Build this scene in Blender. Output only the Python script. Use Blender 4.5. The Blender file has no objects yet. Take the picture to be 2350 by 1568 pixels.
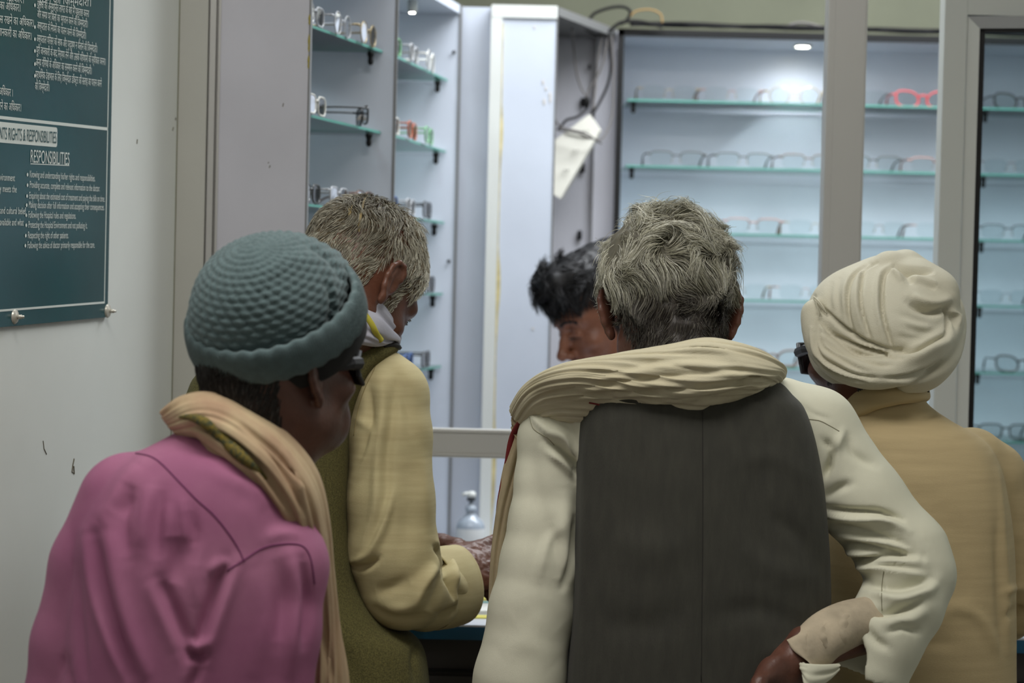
import bpy, bmesh, math, random
import numpy as np
from mathutils import Vector, Matrix, noise
from mathutils.bvhtree import BVHTree
S = bpy.context.scene
COL = S.collection
rnd = random.Random(7); noise.seed_set(7)
PI = math.pi
# ------------------------------------------------------------------ camera
FPX = 5000.0
CAM = np.array([0.0, 0.0, 1.53])
PITCH = 134 / FPX
ROLL = 0.024
_f = np.array([0, math.cos(PITCH), -math.sin(PITCH)])
_r0 = np.array([1.0, 0, 0]); _u0 = np.array([0, math.sin(PITCH), math.cos(PITCH)])
_r = _r0 * math.cos(ROLL) + _u0 * math.sin(ROLL)
_u = -_r0 * math.sin(ROLL) + _u0 * math.cos(ROLL)
RC = np.stack([_r, _f, _u], axis=1)          # columns: right, forward, up
def cw(p):                                   # camera-frame points -> world
    return np.asarray(p, float) @ RC.T + CAM
def wc(p):
    return (np.asarray(p, float) - CAM) @ RC
def C(px, py, D):                            # a sight line's point at depth D, camera frame
    return np.array([(px - 1175) / FPX * D, D, (784 - py) / FPX * D])
def W(px, py, D):
    return cw(C(px, py, D))
def plan(px, D, py=650):                     # floor-plan point (X,Y) seen at column px
    w = W(px, py, D); return (w[0], w[1])
cam_d = bpy.data.cameras.new('camera'); cam = bpy.data.objects.new('camera', cam_d); COL.objects.link(cam)
M = Matrix(((_r[0], _u[0], -_f[0], CAM[0]), (_r[1], _u[1], -_f[1], CAM[1]), (_r[2], _u[2], -_f[2], CAM[2]), (0, 0, 0, 1)))
cam.matrix_world = M
cam_d.sensor_width = 36; cam_d.lens = 36 * FPX / 2350
cam_d.dof.use_dof = True; cam_d.dof.focus_distance = 2.95; cam_d.dof.aperture_fstop = 4.6
cam_d.clip_start = 0.05
S.camera = cam
S.view_settings.view_transform = 'Standard'; S.view_settings.look = 'None'
S.view_settings.gamma = 1; S.view_settings.exposure = 0

# ------------------------------------------------------------------ materials
def srgb(c):
    return tuple(((x / 255) / 12.92 if x / 255 <= 0.04045 else ((x / 255 + 0.055) / 1.055) ** 2.4) for x in c[:3]) + (1,)
MATS = {}
def mat(name, col, rough=0.6, metal=0.0, var=0.0, vscale=8.0, bump=0.0, bscale=200.0, spec=0.5, col2=None, weave=0.0, wscale=900.0,
        stretch=(1, 1, 1), sss=0.0, sheen=0.0, emit=None, estr=0.0, bump2=0.0, b2scale=25.0):
    if name in MATS: return MATS[name]
    m = bpy.data.materials.new(name); m.use_nodes = True
    nt = m.node_tree; N = nt.nodes; L = nt.links; b = N['Principled BSDF']
    b.inputs['Base Color'].default_value = srgb(col)
    b.inputs['Roughness'].default_value = rough; b.inputs['Metallic'].default_value = metal
    b.inputs['Specular IOR Level'].default_value = spec
    if sheen: b.inputs['Sheen Weight'].default_value = sheen
    if sss:
        b.inputs['Subsurface Weight'].default_value = sss
        b.inputs['Subsurface Radius'].default_value = (0.01, 0.004, 0.002); b.inputs['Subsurface Scale'].default_value = 1
    tc = N.new('ShaderNodeTexCoord'); mp = N.new('ShaderNodeMapping'); mp.inputs['Scale'].default_value = stretch
    L.new(tc.outputs['Object'], mp.inputs['Vector'])
    if var or col2:
        n = N.new('ShaderNodeTexNoise'); n.inputs['Scale'].default_value = vscale; n.inputs['Detail'].default_value = 4
        L.new(mp.outputs[0], n.inputs['Vector'])
        rp = N.new('ShaderNodeValToRGB'); rp.color_ramp.elements[0].position = 0.35; rp.color_ramp.elements[1].position = 0.68
        if col2: ca, cb = srgb(col), srgb(col2)
        else:
            ca = srgb([max(0, x * (1 - var)) for x in col]); cb = srgb([min(255, x * (1 + var)) for x in col])
        rp.color_ramp.elements[0].color = ca; rp.color_ramp.elements[1].color = cb
        L.new(n.outputs['Fac'], rp.inputs[0]); L.new(rp.outputs[0], b.inputs['Base Color'])
    nrm = None
    for amt, sc, st in ((bump2, b2scale, (1, 1, 1)), (bump, bscale, None), (weave, wscale, 'w')):
        if not amt: continue
        if st == 'w':
            n = N.new('ShaderNodeTexWave'); n.inputs['Scale'].default_value = sc / 6; n.bands_direction = 'Z'
            n.inputs['Distortion'].default_value = 2.0; n.inputs['Detail'].default_value = 2
            out = n.outputs['Fac']
        else:
            n = N.new('ShaderNodeTexNoise'); n.inputs['Scale'].default_value = sc; n.inputs['Detail'].default_value = 3
            out = n.outputs['Fac']
        L.new(mp.outputs[0], n.inputs['Vector'])
        bp = N.new('ShaderNodeBump'); bp.inputs['Strength'].default_value = amt
        bp.inputs['Distance'].default_value = 0.002 if st is None or st == 'w' else 0.01
        L.new(out, bp.inputs['Height'])
        if nrm: L.new(nrm, bp.inputs['Normal'])
        nrm = bp.outputs[0]
    if nrm: L.new(nrm, b.inputs['Normal'])
    if emit:
        b.inputs['Emission Color'].default_value = srgb(emit); b.inputs['Emission Strength'].default_value = estr
    MATS[name] = m
    return m
def glass_mat(name, tint, gloss=0.08, rough=0.02):
    if name in MATS: return MATS[name]
    m = bpy.data.materials.new(name); m.use_nodes = True; nt = m.node_tree; N = nt.nodes; L = nt.links
    N.remove(N['Principled BSDF']); out = N['Material Output']
    t = N.new('ShaderNodeBsdfTransparent'); t.inputs[0].default_value = srgb(tint)
    g = N.new('ShaderNodeBsdfGlossy'); g.inputs['Roughness'].default_value = rough
    fr = N.new('ShaderNodeFresnel'); fr.inputs[0].default_value = 1.45
    ad = N.new('ShaderNodeMath'); ad.operation = 'ADD'; ad.use_clamp = True; ad.inputs[1].default_value = gloss; L.new(fr.outputs[0], ad.inputs[0])
    mx = N.new('ShaderNodeMixShader'); L.new(ad.outputs[0], mx.inputs[0]); L.new(t.outputs[0], mx.inputs[1]); L.new(g.outputs[0], mx.inputs[2])
    L.new(mx.outputs[0], out.inputs[0]); MATS[name] = m
    return m

# ------------------------------------------------------------------ objects
def mesh_obj(name, V, F, m, parent=None, smooth=False, mats=None, fmat=None):
    me = bpy.data.meshes.new(name)
    V = np.asarray(V, np.float32)
    if isinstance(F, np.ndarray):
        k = F.shape[1]; nf = len(F)
        me.vertices.add(len(V)); me.vertices.foreach_set('co', V.ravel())
        me.loops.add(nf * k); me.loops.foreach_set('vertex_index', F.astype(np.int32).ravel())
        me.polygons.add(nf); me.polygons.foreach_set('loop_start', np.arange(0, nf * k, k, dtype=np.int32))
        me.update(calc_edges=True); me.validate()
    else:
        me.from_pydata([tuple(v) for v in V.tolist()], [], F); me.update()
    for mm in (mats or [m]): me.materials.append(mm)
    if fmat is not None:
        me.polygons.foreach_set('material_index', np.asarray(fmat, np.int32))
    if smooth: me.polygons.foreach_set('use_smooth', np.ones(len(me.polygons), bool))
    o = bpy.data.objects.new(name, me); COL.objects.link(o)
    if parent: o.parent = parent
    return o
def empty(name, loc, label, cat, group=None, rz=0.0):
    o = bpy.data.objects.new(name, None); COL.objects.link(o); o.location = tuple(loc); o.rotation_euler = (0, 0, rz)
    o['label'] = label; o['category'] = cat; o.empty_display_size = 0.05
    if group: o['group'] = group
    return o
def keep(o, parent):                         # parent without moving; parent has only loc + rz
    o.parent = parent
    pm = Matrix.Translation(parent.location) @ Matrix.Rotation(parent.rotation_euler.z, 4, 'Z')
    o.matrix_parent_inverse = pm.inverted()
    return o
def tag(o, label=None, cat=None, group=None, kind=None):
    if label: o['label'] = label
    if cat: o['category'] = cat
    if group: o['group'] = group
    if kind: o['kind'] = kind
    return o
class MB:                                    # gathers solids into one mesh
    def __init__(s): s.v = []; s.f = []; s.m = []
    def add(s, v, f, mi=0):
        o = len(s.v); s.v += [tuple(map(float, p)) for p in v]; s.f += [tuple(i + o for i in q) for q in f]; s.m += [mi] * len(f)
    def box(s, lo, hi, mi=0, bev=0.0):
        x0, y0, z0 = lo; x1, y1, z1 = hi
        if bev:
            bm = bmesh.new(); bmesh.ops.create_cube(bm, size=1)
            for v in bm.verts: v.co = ((x0 + x1) / 2 + v.co.x * (x1 - x0), (y0 + y1) / 2 + v.co.y * (y1 - y0), (z0 + z1) / 2 + v.co.z * (z1 - z0))
            bmesh.ops.bevel(bm, geom=list(bm.edges), offset=bev, segments=2, affect='EDGES', profile=0.5)
            s.bm(bm, mi); return
        s.add([(x0, y0, z0), (x1, y0, z0), (x1, y1, z0), (x0, y1, z0), (x0, y0, z1), (x1, y0, z1), (x1, y1, z1), (x0, y1, z1)],
              [(0, 3, 2, 1), (4, 5, 6, 7), (0, 1, 5, 4), (1, 2, 6, 5), (2, 3, 7, 6), (3, 0, 4, 7)], mi)
    def bm(s, bm, mi=0):
        bm.verts.index_update(); s.add([v.co[:] for v in bm.verts], [tuple(v.index for v in f.verts) for f in bm.faces], mi); bm.free()
    def prism(s, poly, z0, z1, mi=0):        # plan polygon, anticlockwise
        n = len(poly)
        s.add([(x, y, z0) for x, y in poly] + [(x, y, z1) for x, y in poly],
              [tuple(range(n))[::-1], tuple(range(n, 2 * n))] + [(i, (i + 1) % n, n + (i + 1) % n, n + i) for i in range(n)], mi)
    def wallseg(s, a, b, t, z0, z1, mi=0):   # slab from a to b, thickness t to the left side of a->b
        a = np.array(a); b = np.array(b); d = (b - a) / np.linalg.norm(b - a); n = np.array([-d[1], d[0]]) * t
        s.prism([tuple(a), tuple(b), tuple(b + n), tuple(a + n)], z0, z1, mi)
    def tube(s, pts, r, seg=8, mi=0, cap=True, closed=False):
        v, f = tube_vf(pts, r, seg, cap, closed); s.add(v, f, mi)
    def lathe(s, prof, seg=24, c=(0, 0, 0), mi=0):
        v = []; n = len(prof)
        for k in range(seg):
            a = 2 * PI * k / seg
            for r, z in prof: v.append((c[0] + r * math.cos(a), c[1] + r * math.sin(a), c[2] + z))
        f = [(k * n + i, ((k + 1) % seg) * n + i, ((k + 1) % seg) * n + i + 1, k * n + i + 1) for k in range(seg) for i in range(n - 1)]
        s.add(v, f, mi)
    def build(s, name, m, parent=None, smooth=False, mats=None):
        return mesh_obj(name, s.v, s.f, m, parent, smooth, mats, s.m if mats else None)
def tube_vf(pts, r, seg=8, cap=True, closed=False):
    P = np.array(pts, float); n = len(P); R = np.full(n, r) if np.isscalar(r) else np.array(r, float)
    T = np.zeros_like(P)
    if closed: T = np.roll(P, -1, 0) - np.roll(P, 1, 0)
    else: T[1:-1] = P[2:] - P[:-2]; T[0] = P[1] - P[0]; T[-1] = P[-1] - P[-2]
    T /= np.maximum(np.linalg.norm(T, axis=1), 1e-9)[:, None]
    up = np.array([0, 0, 1.0]) if abs(T[0][2]) < 0.9 else np.array([1.0, 0, 0])
    V = []; a = np.arange(seg) * 2 * PI / seg
    nrm = np.cross(T[0], up); nrm /= np.linalg.norm(nrm)
    for i in range(n):
        nrm = nrm - T[i] * np.dot(nrm, T[i]); nrm /= max(np.linalg.norm(nrm), 1e-9)
        bn = np.cross(T[i], nrm)
        V.append(P[i] + R[i] * (np.cos(a)[:, None] * nrm + np.sin(a)[:, None] * bn))
    V = np.concatenate(V); F = []
    for i in range(n if closed else n - 1):
        j = (i + 1) % n
        for k in range(seg):
            q = (k + 1) % seg; F.append((i * seg + k, i * seg + q, j * seg + q, j * seg + k))
    if cap and not closed: F.append(tuple(range(seg))[::-1]); F.append(tuple(range((n - 1) * seg, n * seg)))
    return V, F
def spline(pts, n=40, closed=False):         # Catmull-Rom through the points
    P = [np.array(p, float) for p in pts]; m = len(P); out = []
    g = (lambda i: P[i % m]) if closed else (lambda i: P[min(max(i, 0), m - 1)])
    segs = m if closed else m - 1
    for k in range(n):
        t = k / n * segs if closed else k / (n - 1) * segs
        i = min(int(t), segs - 1); u = t - i
        a, b, c, d = g(i - 1), g(i), g(i + 1), g(i + 2)
        out.append(0.5 * (2 * b + (c - a) * u + (2 * a - 5 * b + 4 * c - d) * u * u + (3 * b - a - 3 * c + d) * u ** 3))
    return np.array(out)
# ------------------------------------------------------------------ the room
m_wall = mat('painted_wall', (214, 217, 212), 0.38, var=0.02, vscale=3, bump=0.05, bscale=60, spec=0.4)
m_pillar = mat('grey_laminate', (178, 178, 170), 0.5, var=0.02, vscale=4)
m_panel = mat('pale_grey_laminate', (188, 188, 196), 0.45, var=0.02, vscale=5)
m_blue = mat('pale_blue_laminate', (203, 210, 223), 0.4, var=0.025, vscale=4)
m_trimw = mat('white_plastic_trim', (218, 220, 216), 0.45)
m_glue = mat('dried_yellow_glue', (196, 182, 130), 0.6, var=0.12, vscale=30)
m_edge = mat('grey_edge_band', (112, 112, 112), 0.5)
m_black = mat('black_rubber', (13, 13, 14), 0.6, spec=.3)
m_alu = mat('brushed_aluminium', (188, 187, 183), 0.42, metal=0.35, bump=0.06, bscale=90, stretch=(1, 1, 0.05))
m_aluw = mat('white_coated_aluminium', (190, 193, 188), 0.45)
m_olive = mat('olive_back_wall', (94, 95, 78), 0.8, var=0.05, vscale=4)
m_floor = mat('grey_floor_tile', (140, 136, 128), 0.4, var=0.06, vscale=3)
m_ceil = mat('white_ceiling', (215, 215, 210), 0.8)
m_glass = glass_mat('shelf_glass', (246, 251, 250), 0.03)
m_gedge = mat('green_glass_edge', (84, 146, 134), 0.35, spec=0.6)
m_pane = glass_mat('door_glass', (226, 232, 233), -0.02)
ZT = 1.53 + 0.575
TH = math.radians(13.4)
wd = np.array([math.sin(TH), math.cos(TH)])          # run of the slanted left wall
Pc = np.array(plan(400, 3.55))
def struct(o): o['kind'] = 'structure'; return o
b = MB(); b.box((-4.2, -3.2, -0.1), (3.6, 6.0, 0)); struct(b.build('floor', m_floor))
b = MB(); b.box((-4.2, -3.2, 2.9), (3.6, 6.0, 3.0)); struct(b.build('ceiling', m_ceil))
q = Pc - wd * 6.6
b = MB(); b.wallseg(tuple(q), tuple(Pc), 0.12, 0, 2.9); struct(b.build('wall_left', m_wall))
b = MB(); b.box((-1.2, 5.24, 0), (3.6, 5.36, 2.9)); struct(b.build('wall_back', m_olive))
b = MB(); b.box((2.2, -3.2, 0), (2.3, 5.24, 2.9)); struct(b.build('wall_right', m_wall))
b = MB(); b.box((-4.2, -3.2, 0), (2.3, -3.1, 2.9)); struct(b.build('wall_rear', m_wall))
# scuffs on the left wall
m_scuff = mat('brown_scuff', (95, 88, 70), 0.8)
def wall_hit(px, py, off=0.0):                       # where a sight line meets the left wall
    n = np.array([wd[1], -wd[0], 0]); o = np.array([Pc[0], Pc[1], 0]) + n * off
    d = W(px, py, 1.0) - CAM
    t = np.dot(o - CAM, n) / np.dot(d, n); return CAM + d * t
def scuff(pts, r, nm='scuff_mark'):
    b = MB(); b.tube([wall_hit(x, y, 0.0002) for x, y in pts], r, 5); return b
b = MB()
for pts, r in (([(99, 1012), (101, 1030), (107, 1043)], 0.0007), ([(170, 1053), (167, 1068), (165, 1083), (170, 1088), (169, 1070)], 0.0011),
               ([(403, 270), (403, 276)], 0.001), ([(398, 292), (396, 300)], 0.0008), ([(315, 320), (314, 330)], 0.001)):
    b.tube([wall_hit(x, y, 0.0003) for x, y in pts], r, 5)
struct(b.build('trim_1', m_scuff))
# pillar strip, channel and panel that face the customers (plane at depth 3.55)
def xat(px, D): return plan(px, D)[0]
Y0 = 3.55
def frontal(name, pa, pb, D, th, z0, z1, m, dd=0.0):
    b = MB(); b.box((xat(pa, D), D + dd, z0), (xat(pb, D), D + dd + th, z1)); return struct(b.build(name, m))
frontal('wall_pillar', 398, 466, Y0, 0.12, 0, 2.9, m_pillar)
b = MB(); b.box((xat(398.5, Y0), Y0 - .0015, 0), (xat(401, Y0), Y0 + 0.001, 2.9)); struct(b.build('trim_2', mat('dirty_joint', (104, 104, 76), 0.8)))
b = MB()
xa, xb = xat(466, Y0), xat(495, Y0)
b.box((xa, Y0 + .012, 0), (xb, Y0 + 0.12, 2.9)); b.box((xa + .0035, Y0 - .001, 0), (xa + .013, Y0 + .02, 2.9)); b.box((xb - .003, Y0 - .002, 0), (xb + .0005, Y0 + .02, 2.9))
struct(b.build('trim_3', m_alu))
frontal('wall_panel', 495, 697, Y0, 0.02, 0, 2.9, m_panel)
b = MB(); b.box((xat(697, Y0), Y0 - .001, 0), (xat(700.5, Y0), Y0 + 0.03, 2.9)); struct(b.build('trim_4', m_edge))
b = MB(); xg = xat(697.5, Y0)
for y0, y1 in ((35, 60), (80, 122), (128, 160)):
    za, zb = W(712, y0, Y0)[2], W(712, y1, Y0)[2]
    b.tube([(xg, Y0 - .001, z) for z in np.linspace(zb, za, 6)], [.0005, .0016, .0012, .002, .0015, .0004], 6)
struct(b.build('trim_5', mat('yellow_foam_glue', (150, 138, 50), 0.7)))
b = MB()
for x, y, h in ((652, 242, 8), (621, 383, 6), (618, 374, 3)):
    a = W(x, y - h / 2, Y0); c = W(x - 2, y + h / 2, Y0); b.tube([(a[0], Y0, a[2]), (c[0], Y0, c[2])], 0.0008, 5)
struct(b.build('trim_6', m_scuff))

# ---- display cabinets along the left: each a carcass that opens to the right, ends in a partition facing us
SH = [1.53 + h for h in (0.42, 0.272, 0.124, -0.024, -0.175, -0.33)]
def label_shelf(k): return ('top', 'second from top', 'third from top', 'fourth from top', 'fifth from top', 'lowest')[k]
EA, EB = np.array(plan(700, 3.57)), np.array(plan(894, 4.0))
EC = np.array(plan(1041, 4.54))
d_l = (EC - EB) / np.linalg.norm(EC - EB)
def shelf(corners, z, label, group, pegs=(), th=0.0045):
    b = MB(); b.prism(corners, z - th, z, 0)
    n = len(corners); mi = [0, 0] + [1] * n
    o = mesh_obj('glass_shelf', b.v, b.f, m_glass, None, False, [m_glass, m_gedge], mi)
    c = np.mean(np.array(corners), 0)
    e = empty('glass_shelf', (c[0], c[1], z), label, 'shelf', group)
    o.name = 'glass_pane'; keep(o, e)
    for x, y in pegs:
        p = MB(); p.lathe([(0, -.001), (.006, -.001), (.007, -.006), (.005, -.010), (.0045, -.014), (.0055, -.018), (.004, -.024), (0, -.026)], 12, (x, y, z - th))
        p.box((x - .005, y, z - th - .006), (x + .005, y + .022, z - th - .001))
        keep(p.build('shelf_peg', m_black, None, True), e)
    return e
def niche(A, B, nm, label, width=0.34):
    """cabinet between plan points A (near) and B (far) on its open side, running back to the left"""
    e = empty('display_cabinet', (B[0], B[1], 0), label, 'cabinet')
    b = MB(); b.box((B[0] - width, B[1], 0.0), (B[0], B[1] + 0.018, ZT)); keep(b.build('end_panel', m_blue), e)
    b = MB(); b.box((B[0] - .0005, B[1] - .002, 0), (B[0] + .0045, B[1] + .0185, ZT)); keep(b.build('edge_band', m_edge), e)
    b = MB(); b.prism([(A[0] - width, A[1]), (A[0], A[1]), (B[0], B[1]), (B[0] - width, B[1])], ZT - 0.018, ZT); keep(b.build('top_panel', m_blue), e)
    b = MB(); b.prism([(A[0] - width - .018, A[1]), (A[0] - width, A[1]), (B[0] - width, B[1]), (B[0] - width - .018, B[1])], 0, ZT); keep(b.build('back_panel', m_blue), e)
    return e
n1 = niche(EA + [0, .012], EB, 'n1', 'pale blue display cabinet beside the grey wall panel, nearest to the customers')
n2 = niche(EB + [0, .02], EC, 'n2', 'pale blue display cabinet behind the first one, its end panel screwed with black pegs')
for k, z in enumerate(SH[:5]):
    for nn, (A, B, who) in enumerate(((EA + [0, .02], EB, 'cabinet nearest the grey panel'), (EB + [0, .022], EC, 'second cabinet along the left wall'))):
        u = (B - A) / np.linalg.norm(B - A); a = A + u * .002 + np.array([-.012, 0]); c = B - np.array([.0, .003]) - np.array([.022, 0])
        shelf([(a[0] - .3, a[1]), tuple(a), tuple(c), (c[0] - .3, c[1])], z, 'glass shelf with green edge, %s in the %s' % (label_shelf(k), who),
              'glass shelves in the left cabinets', [(c[0] - .02, c[1] - .024)])
m_dot = mat('black_screw', (30, 30, 32), 0.5)
for px, py in ((1042, 122), (1030, 600)):
    b = MB(); w = W(px, py, 4.54); b.lathe([(0, 0), (.0035, 0), (.004, .002), (0, .003)], 10, (0, 0, 0))
    b.v = [(w[0] + x, 4.539 - z, w[2] + y) for x, y, z in b.v]; keep(b.build('screw_cap', m_dot), n2)
# closing panel and boxed column with white trims
CB = 4.54
e = empty('closing_panel', (xat(1090, CB), CB, 0), 'narrow pale blue panel between the second cabinet and the white-trimmed column', 'panel')
b = MB(); b.box((xat(1045, CB), CB + .03, 0), (xat(1118, CB), CB + .05, ZT)); keep(b.build('board', m_blue), e)
e = empty('boxed_column', (xat(1190, CB), CB, 0), 'pale blue boxed column with white plastic trim and yellow glue stains', 'column')
xl, xr = xat(1114, CB), xat(1263, CB)
b = MB(); b.box((xl, CB, 0), (xr, CB + .42, ZT)); keep(b.build('board', m_blue), e)
b = MB(); b.box((xl - .001, CB - .004, 0), (xat(1139, CB), CB + .02, ZT + .001)); keep(b.build('side_trim', m_trimw), e)
b = MB(); b.box((xl, CB - .0045, ZT - .024), (xr + .001, CB + .03, ZT + .002)); keep(b.build('top_trim', m_trimw), e)
b = MB(); b.box((xr - .0005, CB - .001, 0), (xr + .003, CB + .42, ZT)); keep(b.build('edge_band', m_edge), e)
b = MB()
xs = xat(1140.5, CB)
zz = np.linspace(0.98, 2.07, 60)
rr = [max(0.0008, 0.0012 + 0.0055 * max(0, noise.noise((0, 3.7, z * 9)) + .28 * (z < 1.65))) for z in zz]
b.tube([(xs + r * .6, CB - .0005, z) for z, r in zip(zz, rr)], rr, 6)
for i in range(len(b.v)): b.v[i] = (b.v[i][0], CB - .0002 + (b.v[i][1] - CB) * .12 - .0008, b.v[i][2])
keep(b.build('glue_stain', m_glue), e)
b = MB()
for px, py, h in ((1246, 190, 14), (1262, 225, 28), (1248, 235, 16), (1258, 640, 10), (1226, 65, 8), (1224, 700, 6), (1222, 755, 6), (1252, 205, 8)):
    w = W(px, py, CB); dz = h / FPX * CB
    b.tube([(w[0] + .001 * math.sin(i), CB - .0002, w[2] - dz / 2 + dz * i / 4) for i in range(5)], [.0004, .003, .0022, .0032, .0004], 6)
for i in range(len(b.v)): b.v[i] = (b.v[i][0], CB - .0005 + (b.v[i][1] - CB) * .15, b.v[i][2])
keep(b.build('stain', mat('faint_brown_stain', (204, 200, 196), 0.6)), e)
# third recess with loose pegs
D3 = 4.97
e = empty('corner_cabinet', (xat(1310, D3), D3, 0), 'shaded pale blue corner recess with empty pegs and hanging cables', 'cabinet')
b = MB(); b.box((xr - .05, D3 - .012, 0), (xat(1352, D3), D3 + .006, ZT)); keep(b.build('end_panel', m_panel), e)
b = MB(); b.box((xat(1352, D3), D3 - .03, 0), (xat(1354.5, D3), D3 - .012, ZT)); keep(b.build('edge_band', m_edge), e)
b = MB(); b.box((xat(1354.5, D3), D3 - .03, 0), (xat(1406, D3 - .03), D3 - .005, ZT)); keep(b.build('side_panel', m_panel), e)
b = MB(); b.prism([(xr + .004, CB + .02), (xat(1400, D3 - .04), D3 - .04), (xat(1400, D3 - .04), D3 - .01), (xr + .004, D3 - .01)], ZT - .015, ZT + .003); keep(b.build('top_panel', m_edge), e)
for px, py in ((1355, 155), (1340, 236), (1340, 386), (1333, 540)):
    w = W(px, py, D3 - .02); b = MB()
    s_ = 1 if py > 200 else .5
    b.lathe([(0, -.011 * s_), (.0045 * s_, -.010 * s_), (.006 * s_, -.003 * s_), (.0045 * s_, 0), (.006 * s_, .003 * s_), (.0045 * s_, .010 * s_), (0, .011 * s_)], 10, (w[0] - .003, D3 - .019, w[2]))
    keep(b.build('shelf_peg', m_black, None, True), e)
# big back cabinet
DB = 4.90
XL, XR = xat(1404, DB), xat(1418, DB)
XE = 1.9
e = empty('wall_display_cabinet', (0.7, DB, 0), 'wide lit wall cabinet with pale blue inside and black rubber edge behind the counter', 'cabinet')
b = MB(); b.box((XR, DB + .21, 1.08), (XE, DB + .225, ZT + .0)); keep(b.build('back_panel', m_blue), e)
b = MB(); b.box((XL + .002, DB + .004, 1.08), (XR, DB + .225, ZT)); keep(b.build('side_panel', m_blue), e)
b = MB(); b.box((XL + .002, DB + .004, ZT - .016), (XE, DB + .225, ZT - .001)); keep(b.build('top_panel', m_blue), e)
b = MB(); b.box((XL, DB - .004, 1.08), (XR, DB + .004, ZT)); b.box((XL, DB - .004, ZT - .014), (XE, DB + .004, ZT + .001)); keep(b.build('black_gasket', m_black), e)
e = empty('base_cabinet', (0.8, DB, 0), 'dark grey base cabinet under the lit wall cabinet', 'cabinet')
m_dgrey = mat('dark_grey_laminate', (62, 64, 68), 0.5)
b = MB(); b.box((XL + .005, DB - .06, 0.0), (XE, DB + .225, 1.075)); keep(b.build('carcass', m_dgrey), e)
for i in range(3):
    x0 = XL + .02 + i * .6
    b = MB(); b.box((x0, DB - .078, 0.1), (x0 + .58, DB - .06, 1.04), 0, .002); d = keep(b.build('door', m_dgrey), e)
    b = MB(); b.box((x0 + .53, DB - .092, .7), (x0 + .54, DB - .078, .85)); h = b.build('handle', m_alu); h.parent = d; h.matrix_parent_inverse = d.matrix_world.inverted()
    h.matrix_parent_inverse = (Matrix.Translation(e.location)).inverted() if False else Matrix.Identity(4)
for k, z in enumerate(SH):
    shelf([(XR + .012, DB + .01), (XE, DB + .01), (XE, DB + .2), (XR + .012, DB + .2)], z, 'long glass shelf with green edge in the lit wall cabinet, %s' % label_shelf(k),
          'glass shelves in the wall cabinet', [(XR + .026, DB + .03), (xat(2262, DB), DB + .06)])
# lamp in the cabinet ceiling
lw = W(1840, 101, DB + .09)
LX, LY = lw[0], DB + .09
e = empty('downlight', (LX, LY, ZT - .016), 'small round bright lamp in the ceiling of the lit wall cabinet', 'lamp')
b = MB(); b.lathe([(.017, 0), (.021, 0), (.023, -.003), (.021, -.005), (.0165, -.005)], 24); b.build('lamp_ring', m_trimw, e, True)
b = MB(); b.lathe([(0, -.004), (.012, -.0045), (.0165, -.003), (.0165, 0), (0, 0)], 24)
m_em = mat('lit_lamp', (255, 255, 240), 0.5, emit=(255, 252, 235), estr=60); b.build('lens', m_em, e, True)
e = empty('downlight', (xat(932, 4.35), 4.35, ZT - .018), 'small white lamp hanging in the top of the second left cabinet', 'lamp')
b = MB(); b.lathe([(0, 0), (.010, 0), (.010, -.022), (.008, -.024), (0, -.024)], 20); b.build('lamp_body', m_trimw, e, True)
b = MB(); b.lathe([(0, -.0242), (.0055, -.0245), (0, -.0255)], 16); b.build('lens', m_em, e, True)
# ---- counter
m_ctop = mat('white_counter_laminate', (208, 212, 220), 0.25)
m_cblue = mat('blue_edge_strip', (28, 88, 122), 0.35)
m_cdark = mat('dark_counter_front', (58, 54, 54), 0.6)
ZC = 0.985
e = empty('service_counter', (0.4, 3.6, 0), 'white-topped service counter with blue edge and dark front', 'counter')
xl0 = EA[0] + .012
poly = [(xl0, 3.45), (1.9, 3.45), (1.9, 3.95), (.03, 3.95), (.03, 4.53), (EC[0] - .0, 4.53), (EB[0] + .014, 4.0), (xl0 + .01, 3.60)]
b = MB(); b.prism(poly, ZC - .003, ZC); keep(b.build('worktop', m_ctop), e)
poly2 = [(x, y + .002) if y < 3.5 else (x, y) for x, y in poly]
b = MB(); b.prism(poly, ZC - .024, ZC - .003); keep(b.build('edge_strip', m_cblue), e)
pl = [(xl0 + .002, 3.47), (1.9, 3.47), (1.9, 3.93), (.01, 3.93), (.01, 4.52), (EC[0] + .004, 4.52), (EB[0] + .018, 4.0), (xl0 + .015, 3.60)]
b = MB(); b.prism(pl, 0.0, ZC - .024); keep(b.build('body', m_cdark), e)
b = MB(); b.box((xl0 + .01, 3.462, .955 - .048), (1.9, 3.47, .955 - .044)); keep(b.build('groove', m_black), e)
b = MB(); b.box((xl0 + .01, 3.464, .05), (1.9, 3.47, .9)); keep(b.build('front_panel', m_cdark), e)
# ---- aluminium screen on the counter
DP = 3.72
e = empty('aluminium_screen', (0.6, DP, ZC), 'aluminium screen frame standing on the counter with post and low rail', 'partition')
def zz_at(py, px, D): return W(px, py, D)[2]
b = MB(); za, zb = zz_at(1052, 1080, DP), zz_at(986, 1080, DP)
b.box((xat(705, DP) + .03, DP, za), (xat(1884, DP), DP + .03, zb), 0, .001); b.box((xat(705, DP) + .03, DP - .002, zb - .006), (xat(1884, DP), DP, zb - .003)); b.box((xat(705, DP) + .03, DP - .002, za + .003), (xat(1884, DP), DP, za + .006))
keep(b.build('rail', m_alu), e)
x0, x1 = xat(1884, DP), xat(1974, DP)
b = MB(); b.box((x0, DP, ZC), (x1, DP + .045, 2.5), 0, .0015); b.box((x0 + .012, DP - .003, ZC), (x1 - .004, DP + .001, 2.5)); keep(b.build('post', m_alu), e)
b = MB(); b.box((xat(705, DP) + .03, DP, 2.5), (xat(2150, DP), DP + .04, 2.56)); keep(b.build('head_rail', m_alu), e)
x2, x3 = xat(2150, DP), xat(2202, DP)
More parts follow.
